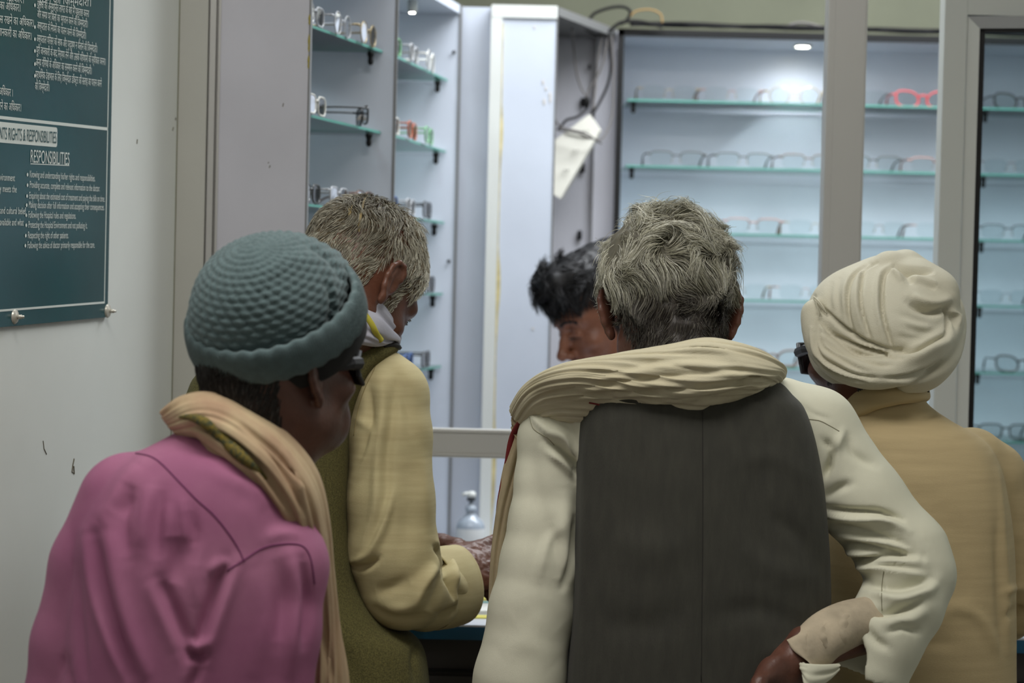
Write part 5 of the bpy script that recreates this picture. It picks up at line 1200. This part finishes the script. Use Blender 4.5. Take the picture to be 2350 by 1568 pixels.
# ------------------------------------------------------------------ shopkeeper behind the counter
def shopkeeper():
    D = 4.15
    m_sh = mat('dark_blue_shirt', (62, 70, 88), .8, bump=.15)
    sk = skin('warm_brown_skin', (118, 74, 56), (136, 88, 66))
    root = empty('person', cw(C(1470, 1400, D)) * [1, 1, 0] + [0, .08, 0], 'person behind the counter with swept black hair, looking down at the counter', 'person')
    org = root.location
    P_ = lambda n, V, Q, m: put2(n, V, Q, m, root)
    hc = C(1396, 736, D); R = rotm(112, -22, 0)
    F = Field(hc - [.16, .17, .26], hc + [.17, .17, .17], .0028)
    H = add_head(F, hc, R, 1.02, flare=20)
    F.cap(H(0, -.04, -.04), C(1450, 960, D + .05), .054, .066, .03); F.cap(H(0, .0, -.07), C(1430, 960, D + .05), .045, .06, .03)
    for sx in (-1, 1): F.cap(H(.018 * sx, .0895, .004), H(.042 * sx, .083, .004), .004, .004, .006)     # lowered lids
    V1, Q1 = F.mesh()
    G = Field(C(1230, 1900, D) - [.06, .22, .02], C(1720, 900, D) + [.06, .34, .02], .010)
    G.rows([(930, 1420, 1560, D + .08, .06), (1050, 1330, 1640, D + .08, .08), (1400, 1360, 1610, D + .08, .09), (1700, 1370, 1600, D + .08, .09), (1850, 1390, 1590, D + .08, .09)], p=2.2)
    for sx in (-1, 1): G.chain([(C(1485 + 110 * sx, 1010, D + .08), .04), (C(1485 + 190 * sx, 1040, D + .08), .04), (C(1485 + 200 * sx, 1270, D + .08), .033), (C(1485 + 195 * sx, 1530, D + .05), .025)], .008)
    V2, Q2 = G.mesh(); parts = [(V1, Q1), (V2, Q2)]
    for sx in (-1, 1):
        wr = C(1485 + 195 * sx, 1532, D + .05); He = Field(wr - [.1, .1, .22], wr + .1, .0045); add_hand(He, wr, axes((0, -.1, -1), (sx, 0, 0)), sx, (18, 25, 20)); parts.append(He.mesh())
    feet = lower(root, (org.x, org.y), PI, .86, mat('grey_trousers', (70, 72, 78), .8))
    V, Q = join(parts + feet); P_('body', V, Q, sk)
    G = Field(C(1200, 1640, D) - [.06, .24, .0], C(1760, 900, D) + [.05, .34, .01], .008)
    G.rows([(945, 1440, 1540, D + .08, .05), (985, 1350, 1620, D + .08, .085), (1060, 1290, 1680, D + .08, .10), (1250, 1330, 1640, D + .08, .11), (1600, 1320, 1650, D + .08, .12)], k=.02)
    for sx in (-1, 1): G.chain([(C(1485 + 120 * sx, 1020, D + .08), .05), (C(1485 + 190 * sx, 1050, D + .08), .05), (C(1485 + 202 * sx, 1265, D + .08), .046), (C(1485 + 196 * sx, 1500, D + .05), .036)], .01)
    V, Q = G.mesh(); P_('shirt', V, Q, m_sh)
    # hair: tall swept front
    lh = (V1 - hc) @ R; az = np.abs(lh[:, 0]); z_ = lh[:, 2]; y_ = lh[:, 1]
    mask = (((z_ > -.075) & (y_ < -.03)) | ((z_ > .035) & (y_ <= .035)) | (z_ > .082)) & ~((z_ < .045) & (y_ > -.045) & (y_ < .012) & (az > .062)) & (az < .084)
    side = (y_ > .008) & (y_ < .026) & (z_ > -.02) & (z_ < .05) & (az < .078) & (az > .045)
    roots, nn = sample_roots(V1, Q1, mask | side, 9000, 8)
    G = Field(hc - .17, hc + .17, .004)
    G.ell(H(0, -.016, .05), (.078, .099, .09), R, .01); G.ell(H(0, .045, .108), (.058, .052, .034), R, .03); G.ell(H(0, .086, .104), (.046, .032, .026), R, .02); G.ell(H(0, -.04, .1), (.05, .06, .045), R, .03)
    G.cut(H(0, .052, .06), R @ np.array([0, .62, -.78])); G.cut(H(0, -.0, -.005), R @ np.array([0, .5, -.86]))
    ev, eq = G.mesh(); ev = wobble(ev, eq, .004, 60)
    def prm(l, rr):
        fr = min(1, max(0, (l[1] + .02) / .09)) * (l[2] > .07); return (.012 + .04 * fr) * rr.uniform(.7, 1.15), .04 + .2 * fr * rr.random(), .2 + .3 * fr
    tint = lambda l, rr: np.array((26, 25, 27)) + rr.random() ** 5 * 45
    r2, n2 = sample_roots(ev, eq, ((ev - hc) @ R)[:, 2] > .02, 11000, 2)
    roots = np.concatenate([roots, r2]); nn = np.concatenate([nn, n2])
    strands('hair', roots, nn, comb(hc, R, (0, -.010, .043), (.0755, .097, .088), prm, tint, lambda l: (.1, .5 if l[2] > .07 else -.2, .25 if l[2] > .08 else -.9), 40, 5), root, 5, None, (ev, eq, np.tile((24, 23, 25), (len(ev), 1))), rad=.0008)
    m_bk = mat('black_bristle', (26, 22, 22), .7)
    for sx in (-1, 1):
        b = MB()
        for i in range(16):
            t = i / 15; q = H((.013 + .036 * t) * sx, .1005 - .018 * t, .028 + .005 * math.sin(PI * min(1, t * 1.1)))
            for k in range(4): z = q + R @ np.array([rnd.uniform(-.001, .001), rnd.uniform(-.001, .001), rnd.uniform(-.003, .002)]); b.tube([cw(z), cw(z + R @ np.array([.004 * sx, -.001, .001]))], .0009, 4)
        fix(b.build('eyebrow', m_bk), root)
        b = MB(); b.tube([cw(H((.018 + .006 * i) * sx, .0945 - .0025 * abs(i - 1.2) - .002 * i, .0005 - .001 * math.sin(PI * i / 4))) for i in range(5)], .0014, 5); fix(b.build('eyelash', m_bk), root)
    b = MB()
    for i in range(60):
        t = rnd.uniform(-1, 1); q = H(.022 * t, .1 - .008 * t * t, -.0465 + rnd.uniform(-.003, .003)); b.tube([cw(q), cw(q + R @ np.array([.003 * t, .002, -.004]))], .0008, 4)
    fix(b.build('moustache', m_bk), root)
shopkeeper()
# ------------------------------------------------------------------ notice board on the left wall
def notice_board():
    nrm = np.array([wd[1], -wd[0], 0.0]); along = np.array([wd[0], wd[1], 0.0]); upv = np.array([0, 0, 1.0])
    th = math.radians(1.7)
    e1 = along * math.cos(th) + upv * math.sin(th); e2 = upv - e1 * 0.0; e2 = e2 * 1.0
    OFF = .006
    corner = wall_hit(247, 728, OFF)
    root = empty('notice_board', corner, 'dark green notice board of patients rights and responsibilities with white lettering, screwed to the wall', 'sign')
    def uv(px, py):                              # metres from the lower right corner, along the board and up
        h = wall_hit(px, py, OFF) - corner; u = (h @ along) / math.cos(th); return u, h[2] - u * math.sin(th)
    def at(u, v, d=0.0): return corner + e1 * u + e2 * v + nrm * d
    m_bd = mat('teal_printed_sheet', (30, 72, 76), .17, var=.05, vscale=5, spec=.6, bump=.04, bscale=1400)
    m_wh = mat('white_print', (206, 212, 206), .4)
    def quad(b, u0, v0, u1, v1, d0, d1):
        P = [at(u0, v0, d0), at(u1, v0, d0), at(u1, v1, d0), at(u0, v1, d0), at(u0, v0, d1), at(u1, v0, d1), at(u1, v1, d1), at(u0, v1, d1)]
        b.add(P, [(0, 3, 2, 1), (4, 5, 6, 7), (0, 1, 5, 4), (1, 2, 6, 5), (2, 3, 7, 6), (3, 0, 4, 7)])
    b = MB(); quad(b, -.78, .0, .0, .82, -.0035, 0.0); fix(b.build('board', m_bd), root)
    # border lines and headings
    b = MB(); ur = uv(240, 692)[0]; v0 = uv(240, 692)[1]
    vm = uv(245, 296)[1]
    quad(b, -.76, v0 - .003, ur, v0, 0, .0004); quad(b, ur - .0022, v0, ur, .80, 0, .0004); quad(b, -.76, vm - .0022, ur, vm + .0022, 0, .0004)
    fix(b.build('border_line', m_wh), root)
    u1, v1 = uv(131, 293); u2, v2 = uv(129, 338)
    bm = bmesh.new(); r = .004; U0, U1, V0, V1 = -.62, u1, v2 - .0, v1
    pts = []
    for cx, cy, a0 in ((U1 - r, V1 - r, 0), (U0 + r, V1 - r, 90), (U0 + r, V0 + r, 180), (U1 - r, V0 + r, 270)):
        for k in range(5): a = math.radians(a0 + 22.5 * k); pts.append((cx + r * math.cos(a), cy + r * math.sin(a)))
    vs = [bm.verts.new(at(u, v, .0005)) for u, v in pts]; bm.faces.new(vs); b = MB(); b.bm(bm); fix(b.build('heading_plate', m_wh), root)
    Mr = Matrix(((e1[0], e2[0], nrm[0], 0), (e1[1], e2[1], nrm[1], 0), (e1[2], e2[2], nrm[2], 0), (0, 0, 0, 1)))
    def text(s, pl, pr, h_px=None, m=m_wh, name='lettering', d=.0008, bold=.0, hh=None, right_anchor=False, ext=0.0):
        """pl, pr: pixels of the baseline's two ends; height in pixels at the left end"""
        (ua, va), (ub, vb) = uv(*pl), uv(*pr)
        c = bpy.data.curves.new(name, 'FONT'); c.body = s; c.size = 1.0; c.fill_mode = 'FRONT'; c.offset = bold
        o = bpy.data.objects.new('tmp', c); COL.objects.link(o); dg = bpy.context.evaluated_depsgraph_get(); dg.update()
        me = bpy.data.meshes.new_from_object(o.evaluated_get(dg)); bpy.data.objects.remove(o)
        n = len(me.vertices)
        if not n: return
        co = np.zeros(n * 3); me.vertices.foreach_get('co', co); co = co.reshape(-1, 3); w = co[:, 0].max() - co[:, 0].min()
        x = (co[:, 0] - co[:, 0].min()) / w; u = ua + x * (ub - ua); sc = hh
        v = va + x * (vb - va) + co[:, 1] * sc
        P = corner + u[:, None] * e1 + v[:, None] * e2 + nrm * d
        me.vertices.foreach_set('co', P.astype(np.float32).ravel()); me.update(); me.materials.clear(); me.materials.append(m)
        ob = bpy.data.objects.new(name, me); COL.objects.link(ob); fix(ob, root)
    def dot(px, py):
        u, v = uv(px, py); b = MB(); P = [at(u + .0026 * math.cos(a), v + .0026 * math.sin(a), .0008) for a in np.linspace(0, 2 * PI, 13)[:-1]]; b.add(P, [tuple(range(12))]); fix(b.build('bullet', m_wh), root)
    m_tl = mat('teal_print', (36, 76, 80), .4)
    text('PATIENTS RIGHTS & RESPONSIBILITIES', (-27, 317), (128, 329), m=m_tl, hh=.0235, d=.0012)
    text('RESPONSIBILITIES', (69, 373), (158, 379), hh=.026, bold=.0)
    b = MB(); (ua, va), (ub, vb) = uv(69, 377), uv(158, 381); b.add([at(ua, va, .0006), at(ub, vb - .0, .0006), at(ub, vb + .0012, .0006), at(ua, va + .0012, .0006)], [(0, 1, 2, 3)]); fix(b.build('underline', m_wh), root)
    for s, x0, x1, y in (('Knowing and understanding his/her rights and responsibilities.', 67, 217, 407), ('Providing accurate, complete and relevant information to the doctor.', 67, 228, 431), ('Enquiring about the estimated cost of treatment and paying the bills on time.', 66, 239, 456),
                         ('Making decision after full information and accepting their consequences.', 65, 238, 477), ('Following the Hospital rules and regulations.', 64, 173, 500), ('Protecting the Hospital Environment and not polluting it.', 64, 199, 523),
                         ('Respecting the right of other patients.', 63, 156, 547), ('Following the advice of doctor primarily responsible for the care.', 62, 216, 570)):
        # rows run level on the board: give both ends the same height
        u0, v0_ = uv(x0, y); sl = lambda x: y + (x - x0) * (552 - y) / 2300
        text(s, (x0, y), (x1, sl(x1)), hh=.0138, bold=.0); dot(x0 - 5, y - 6)
    for s, x0, x1, y in (('Receiving care in a safe environment', -90, 33, 416), ('Receiving care that fully meets the', -80, 37, 442), ('Respect for religious and cultural belief.', -75, 59, 492), ('Knowing the services that are available and what', -100, 53, 518)):
        text(s, (x0, y - (x1 - x0) * (552 - y) / 2300 * 1.0), (x1, y), hh=.0138, bold=.0)
    H = [('पूछने की जिम्मेदारी।', 84, 207, 4, 15), ('इलाज की अनुमानित लागत के बारे में पूछताछ करना', 84, 203, 18, 40), ('और समय पर बिलों का भुगतान करने की जिम्मेदारी।', 84, 200, 40, 64), ('अस्पताल के नियमों का पालन करने की जिम्मेदारी।', 84, 196, 66, 90),
         ('अस्पताल परिसर को साफ और प्रदूषण न फैलाने की जिम्मेदारी।', 83, 222, 96, 121), ('पूरी जानकारी के बाद निर्णय लेने और उसके परिणामों को स्वीकार करना।', 82, 241, 123, 150), ('अन्य रोगियों के अधिकार का सम्मान करने की जिम्मेदारी।', 81, 209, 151, 171),
         ('प्राथमिक देखभाल के लिए जिम्मेदार डॉक्टर की सलाह का पालन करने', 80, 232, 179, 200), ('की जिम्मेदारी।', 79, 112, 206, 210),
         ('का अधिकार।', -10, 53, -2, 8), ('सम्मान पाने का अधिकार।', -50, 45, 14, 27), ('डॉक्टर पर विश्वास रखने का अधिकार।', -70, 76, 44, 62), ('अपनी बीमारी की जानकारी का अधिकार।', -70, 71, 72, 92), ('अधिकार ।', -2, 28, 218, 222), ('शिकायत करने का अधिकार।', -40, 47, 248, 256)]
    def pre(s):                                  # the short i sign is drawn before its consonant
        out = list(s); i = 0
        while i < len(out):
            if out[i] == '\u093f':
                j = i - 1
                while j >= 2 and out[j - 1] == '\u094d': j -= 2
                c = out.pop(i); out.insert(j, c)
            i += 1
        return ''.join(out)
    for s, x0, x1, ya, yb in H:
        text(pre(s), (x0, ya), (x1, yb), hh=.0158, bold=.0)
    for y in (12, 62, 90, 117, 147, 174): dot(79, y)
    m_sc = mat('nickel_screw', (200, 196, 184), .35, metal=.5)
    for px, py in ((34, 727), (247, 714)):
        u, v = uv(px, py); b = MB(); c = at(u, v, 0)
        prof = [(0, .0045), (.0035, .0042), (.009, .002), (.0105, .0), (0, 0)]
        for (r0, h0), (r1, h1) in zip(prof[:-1], prof[1:]):
            P0 = [c + e1 * r0 * math.cos(a) + upv * r0 * math.sin(a) + nrm * h0 for a in np.linspace(0, 2 * PI, 21)[:-1]]; P1 = [c + e1 * r1 * math.cos(a) + upv * r1 * math.sin(a) + nrm * h1 for a in np.linspace(0, 2 * PI, 21)[:-1]]
            b.add(P0 + P1, [(k, (k + 1) % 20, 20 + (k + 1) % 20, 20 + k) for k in range(20)])
        b.tube([c + nrm * .003, c + nrm * .010], .0032, 10); b.tube([c + nrm * .008 - e1 * .002, c + nrm * .012 + e1 * .003], .0022, 8)
        fix(b.build('screw', m_sc, None, True), root)
notice_board()
# ------------------------------------------------------------------ spectacles on the shelves
m_lens = glass_mat('lens', (247, 250, 250), -.03)
FR = {}
def spectacles(style, col, rough=.35, metal=0.0):
    """returns a root with parts; local x along the frame, +y out of the front, standing on z=0"""
    key = (style, col)
    m = mat('frame_%d_%d_%d' % col, col, rough, metal=metal, spec=.6)
    e = empty('spectacles', (0, 0, 0), 'spectacles', 'spectacles')
    def rim(sx, n=28):
        out = []
        for k in range(n):
            a = 2 * PI * k / n; c, s_ = math.cos(a), math.sin(a)
            if style == 'round': x, z = .0225 * c, .0205 * s_
            elif style == 'cat': x, z = .0255 * math.copysign(abs(c) ** .75, c) + .002 * s_, .018 * math.copysign(abs(s_) ** .8, s_) + (.0035 if s_ > 0 else 0) * c
            else: x, z = .0262 * math.copysign(abs(c) ** .55, c) * (1 + .06 * s_), .0165 * math.copysign(abs(s_) ** .6, s_)
            out.append((sx * (.035 + x), .0015 * abs(c) - .00025 * (x / .01) ** 2, z + .019))
        return out
    thick = {'full': .0019, 'cat': .0024, 'round': .0012, 'half': .0014, 'rimless': .0007}[style]
    b = MB()
    for sx in (-1, 1):
        R_ = rim(sx)
        if style == 'half': R_ = [p for p in R_ if p[2] > .021]; R_.sort(key=lambda p: p[0]); b.tube(R_, thick, 6)
        elif style != 'rimless': b.tube(R_, thick, 6, closed=True)
        b.tube([(sx * .060, -.001, .029), (sx * .067, -.003, .030), (sx * .069, -.008, .030)], .0022 if style != 'rimless' else .0012, 6)
    b.tube([(-.010, .0, .024), (-.004, .001, .0275), (.004, .001, .0275), (.010, .0, .024)], thick * 1.1, 6)
    b.build('frame_front', m, e, True)
    for sx in (-1, 1):
        R_ = rim(sx, 20); c = MB(); v = [(x, y + .0004, z) for x, y, z in R_] + [(x, y - .0010, z) for x, y, z in R_]; n = 20
        c.add(v, [tuple(range(n)), tuple(range(2 * n - 1, n - 1, -1))] + [(i, (i + 1) % n, n + (i + 1) % n, n + i) for i in range(n)]); c.build('lens', m_lens, e)
        t = MB(); t.tube(spline([(sx * .069, -.006, .030), (sx * .070, -.04, .030), (sx * .069, -.085, .028), (sx * .0675, -.105, .020), (sx * .066, -.125, .0035)], 14), [.0018] * 10 + [.0022, .0025, .0026, .0024], 6); t.build('temple', m, e, True)
        t = MB(); t.tube([(sx * .008, -.002, .022), (sx * .009, -.006, .018), (sx * .0105, -.007, .012)], [.0007, .001, .0022], 6); t.build('nose_pad', mat('clear_silicone', (196, 186, 176), .3), e, True)
    return e
def copy_tree(o, parent=None):
    c = o.copy(); COL.objects.link(c); c.parent = parent
    for ch in list(o.children): copy_tree(ch, c)
    return c
PR = {}
def place(style, col, X, Y, Z, rz, label, group, cname):
    k = (style, col)
    if k not in PR: PR[k] = spectacles(style, col, .35, .6 if style in ('half', 'round', 'rimless') else 0); o = PR[k]
    else: o = copy_tree(PR[k])
    o.location = (X, Y, Z); o.rotation_euler = (0, 0, rz); o['label'] = label; o['category'] = 'spectacles'; o['group'] = group
    return o
YS = DB + .055
rows_ = ['top', 'second', 'third', 'fourth', 'fifth', 'lowest']
GUN, BRN, GLD, PNK, RED, BLK, TOR = (84, 84, 84), (104, 76, 62), (160, 142, 104), (176, 132, 120), (188, 64, 68), (30, 30, 32), (110, 84, 70)
lst = [(0, 1524, 'rimless', GLD, 'gold rimless'), (0, 1668, 'rimless', PNK, 'rose rimless'), (0, 1812, 'round', GLD, 'bright gold round'), (0, 1958, 'rimless', GUN, 'grey rimless'), (0, 2105, 'cat', RED, 'red and pink cat-eye'), (0, 2330, 'cat', BLK, 'black cat-eye'),
       (1, 1545, 'half', GUN, 'grey half-rim'), (1, 1698, 'half', GUN, 'gunmetal half-rim'), (1, 1848, 'half', BRN, 'brown half-rim'), (1, 1996, 'half', GUN, 'slim grey half-rim'), (1, 2144, 'half', PNK, 'pink half-rim'), (1, 2312, 'rimless', BRN, 'brown rimless'),
       (2, 1725, 'half', PNK, 'rose gold half-rim'), (2, 1868, 'rimless', GLD, 'pale gold rimless'), (2, 2014, 'rimless', BRN, 'thin brown rimless'), (2, 2160, 'rimless', PNK, 'rose rimless'), (2, 2310, 'half', GUN, 'grey half-rim'),
       (3, 1700, 'rimless', GLD, 'gold rimless'), (3, 1850, 'rimless', PNK, 'pale rose rimless'), (3, 2310, 'rimless', GUN, 'grey rimless'),
       (4, 1778, 'cat', TOR, 'brown translucent full-rim'), (4, 2352, 'cat', GUN, 'smoky full-rim'), (5, 2318, 'full', BLK, 'black full-rim')]
where = {1530: 'leftmost on its shelf', 1545: 'leftmost on its shelf'}
for k, px, st, col, words in lst:
    x = xat(px, YS)
    if px > 2240: pl = 'behind the glazed sash'
    elif px > 1990: pl = 'between post and door frame'
    elif px > 1860: pl = 'beside the aluminium post'
    elif px < 1600: pl = 'nearest the black gasket'
    elif px < 1760: pl = 'left of the cabinet lamp'
    else: pl = 'below the cabinet lamp'
    place(st, col, x, YS, SH[k], PI + rnd.uniform(-.04, .04), '%s spectacles on the %s wall cabinet shelf, %s' % (words, rows_[k] , pl), 'spectacles on the wall cabinet shelves', '')
# left cabinets: frames stand in a row facing the open side
u1 = (EB - EA) / np.linalg.norm(EB - EA); u2 = (EC - EB) / np.linalg.norm(EC - EB)
def left_row(A, B, u, k, ts, which, cab):
    for i, (t, st, col, words, turn, off) in enumerate(ts):
        p = A + (B - A) * t - np.array([off, 0]); a = math.atan2(u[1], u[0]) + PI + turn
        # frame runs into the cabinet, its front to the customers
        place(st, col, p[0], p[1], SH[k], a, '%s spectacles on the %s shelf of the %s' % (words, rows_[k], cab), 'spectacles in the left cabinets', '').scale = (.93, .93, .93)
C1, C2 = 'cabinet beside the grey panel', 'second left cabinet'
SIL, BLU, WHT, GRN, ORG = (170, 172, 176), (58, 92, 150), (206, 204, 196), (110, 170, 120), (170, 90, 62)
T3_ = (.15, .46, .77)
def rowset(A, B, u, k, specs, cab, ts): left_row(A, B, u, k, [(t, st, col, w_, tn, .016) for t, (st, col, w_, tn) in zip(ts, specs)], 0, cab)
rowset(EA, EB, u1, 0, [('full', SIL, 'silver', .1), ('round', SIL, 'thin silver round', .08), ('round', GLD, 'thin gold round', .08)], C1, T3_)
rowset(EA, EB, u1, 1, [('full', WHT, 'clear-rimmed', .1), ('full', BLK, 'black', .5)], C1, (.19, .72))
rowset(EA, EB, u1, 2, [('full', GUN, 'grey', .1), ('full', SIL, 'silver', .08), ('full', BRN, 'brown', .08)], C1, T3_)
T4_ = (.14, .40, .66)
rowset(EB, EC, u2, 0, [('full', GRN, 'glinting green', .1), ('full', SIL, 'silver', .1), ('round', WHT, 'pale round', .1)], C2, T4_)
rowset(EB, EC, u2, 1, [('full', WHT, 'white', .1), ('full', ORG, 'orange-brown', .1), ('full', GRN, 'green', .1)], C2, T4_)
rowset(EB, EC, u2, 2, [('full', BLU, 'dark blue', .1), ('full', SIL, 'silver', .1), ('full', BLK, 'glossy black', .1)], C2, T4_)
rowset(EB, EC, u2, 3, [('full', BLK, 'black', .1)], C2, (.74,))
rowset(EB, EC, u2, 4, [('full', BLU, 'blue', .1), ('full', BLK, 'glossy black', .1)], C2, (.42, .69))
# ------------------------------------------------------------------ cables, plug and power strip
m_cab = mat('black_cable', (16, 15, 15), .7, spec=.25); m_cab2 = mat('grey_cable', (96, 92, 90), .6)
def cable(name, pts, r, m, label, n=60):
    b = MB(); b.tube(spline([W(x, y, d) for x, y, d in pts], n), r, 8); o = b.build(name, m, None, True); tag(o, label, 'cable', 'loose cables around the corner recess'); return o
T3 = 4.86
cable('cable', [(1282, 27, 4.6), (1320, 49, 4.7), (1365, 78, T3), (1392, 76, T3), (1425, 52, T3), (1470, 50, T3), (1520, 62, T3)], .0042, m_cab, 'thick black cable running along the top of the corner recess')
cable('cable', [(1313, 66, 4.7), (1317, 110, T3), (1322, 160, T3), (1333, 200, T3), (1346, 222, T3)], .0022, m_cab2, 'thin grey cable dropping to the black plug, left one')
cable('cable', [(1396, 76, T3), (1385, 140, T3), (1368, 180, T3), (1352, 205, T3), (1347, 222, T3)], .0022, m_cab2, 'thin grey cable dropping to the black plug, right one')
cable('cable', [(1382, 80, T3), (1372, 140, T3), (1368, 190, T3), (1362, 250, T3 - .02)], .0024, m_cab2, 'grey cable hanging straight onto the white power strip')
cable('cable', [(1395, 78, T3), (1402, 140, T3), (1396, 190, T3), (1376, 235, T3), (1360, 262, T3 - .02)], .003, m_cab, 'black cable curving down onto the white power strip')
cable('cable', [(1404, 84, T3 + .01), (1408, 190, T3 + .01), (1404, 270, T3), (1385, 315, T3 - .02), (1362, 320, T3 - .03), (1330, 306, T3 - .04), (1300, 300, T3 - .04), (1280, 298, T3 - .03)], .0022, m_cab2, 'long grey cable looping round the white power strip')
cable('cable', [(1345, 252, T3), (1325, 268, T3 - .02), (1300, 276, T3 - .03), (1288, 290, T3 - .03), (1279, 298, T3 - .03)], .003, m_cab, 'short dark cable from the plug to the column edge')
cable('cable', [(1352, 46, T3), (1366, 30, T3), (1400, 18, T3), (1430, 16, T3), (1446, 26, T3), (1440, 44, T3), (1424, 56, T3)], .0036, m_cab, 'black cable loop standing above the recess')
cable('cable', [(1446, 38, T3), (1460, 26, T3), (1490, 22, T3), (1515, 32, T3), (1520, 52, T3)], .002, mat('ochre_cable', (140, 110, 60), .6), 'thin ochre cable arching over the black bundle')
zg = ZT + .006
b = MB()
for j in range(6):
    pts = [(xat(1430 + 14 * j, 4.93) + i * .045, 4.915 + .010 * (j % 3) + .006 * math.sin(i * 1.3 + j), zg + .006 + .003 * (j % 2) + .004 * abs(math.sin(i * .55 + j * 1.1)) * max(0, 1 - i / 26)) for i in range(24)]
    b.tube(spline(pts, 70), .0042 - .0003 * j, 6)
tag(b.build('cable_bundle', m_cab, None, True), 'black cable bundle lying along the top edge of the lit wall cabinet', 'cable')
cable('cable', [(1800, 70, 4.92), (1812, 58, 4.92), (1840, 52, 4.92), (1880, 60, 4.92), (1930, 72, 4.92)], .003, m_cab2, 'grey cable arching over the wall cabinet next to the aluminium post')
e = empty('plug', W(1346, 235, T3), 'black plug hanging on thin cables in the corner recess', 'plug')
b = MB(); c = W(1346, 222, T3); d = W(1346, 250, T3); b.tube(spline([c, c * .75 + d * .25, (c + d) / 2, d], 8), [.003, .004, .0075, .008, .008, .007, .005, .003], 12); fix(b.build('plug_body', m_cab, None, True), e)
e = empty('power_strip', W(1330, 340, T3 - .05), 'white power strip hanging aslant in the corner recess', 'power strip')
q = [W(1351, 263, T3 - .03), W(1376, 300, T3 - .03), W(1368, 318, T3 - .03), W(1286, 456, T3 - .05), W(1276, 450, T3 - .05), W(1232, 420, T3 - .05), W(1262, 330, T3 - .04)]
n = len(q); b = MB(); b.add([p for p in q] + [p + np.array([.006, .03, .002]) for p in q], [tuple(range(n)), tuple(range(2 * n - 1, n - 1, -1))] + [((i + 1) % n, i, n + i, n + (i + 1) % n) for i in range(n)])
fix(b.build('strip_body', mat('off_white_plastic', (206, 204, 194), .4)), e)
b = MB()
for px, py in ((1345, 300), (1322, 345), (1300, 390)):
    c = W(px, py, T3 - .06); 
    for k in (-1, 1): b.tube([c + np.array([.004 * k, 0, 0]), c + np.array([.004 * k, .02, 0])], .0012, 6)
fix(b.build('socket_hole', m_cab, None), e)
cable('cable', [(1268, 262, T3 - .0), (1285, 290, T3 - .065), (1320, 300, T3 - .07), (1345, 306, T3 - .07), (1362, 318, T3 - .06), (1380, 330, T3 - .03)], .0022, m_cab2, 'grey cable drawn across the front of the white power strip')
# ------------------------------------------------------------------ lights
def area(name, loc, target, size, power, col, sy=None, spread=None):
    l = bpy.data.lights.new(name, 'AREA'); l.energy = power; l.color = col; l.size = size
    if sy: l.shape = 'RECTANGLE'; l.size_y = sy
    if spread: l.spread = spread
    o = bpy.data.objects.new(name, l); COL.objects.link(o); o.location = loc
    d = Vector(target) - Vector(loc); o.rotation_euler = d.to_track_quat('-Z', 'Y').to_euler(); return o
def spot(name, loc, target, power, col, ang=120, blend=.6, r=.012):
    l = bpy.data.lights.new(name, 'SPOT'); l.energy = power; l.color = col; l.spot_size = math.radians(ang); l.spot_blend = blend; l.shadow_soft_size = r
    o = bpy.data.objects.new(name, l); COL.objects.link(o); o.location = loc
    d = Vector(target) - Vector(loc); o.rotation_euler = d.to_track_quat('-Z', 'Y').to_euler(); return o
w = bpy.data.worlds.new('world'); S.world = w; w.use_nodes = True
w.node_tree.nodes['Background'].inputs[0].default_value = (0.75, 0.85, 1, 1); w.node_tree.nodes['Background'].inputs[1].default_value = 0.1
area('hall_ceiling_light', (-.1, 2.0, 2.85), (-.1, 2.1, 0), 1.5, 25, (1, .97, .93), .5)
area('hall_rear_light', (0.9, -1.6, 2.8), (0.4, 1.5, .8), 1.6, 12, (1, .97, .92), .9)
area('booth_ceiling_light', (.9, 4.2, 2.85), (.9, 4.5, 0), 1.6, 56, (.92, .96, 1), .5)
area('corner_ceiling_light', (-.2, 3.9, 2.85), (-.15, 4.3, 1.2), .5, 6, (.92, .96, 1), .4)
spot('cabinet_lamp', (LX, LY, ZT - .024), (LX, LY + .03, 0), 2.6, (.86, .93, 1), 165, 1.0)
spot('niche_lamp', (xat(932, 4.35), 4.35, ZT - .075), (xat(932, 4.35) + .02, 4.35, 0), .8, (.86, .95, 1), 140, .6)
spot('near_niche_lamp', (-.42, 3.82, ZT - .03), (-.42, 3.85, 0), .8, (.86, .95, 1), 140, .6)
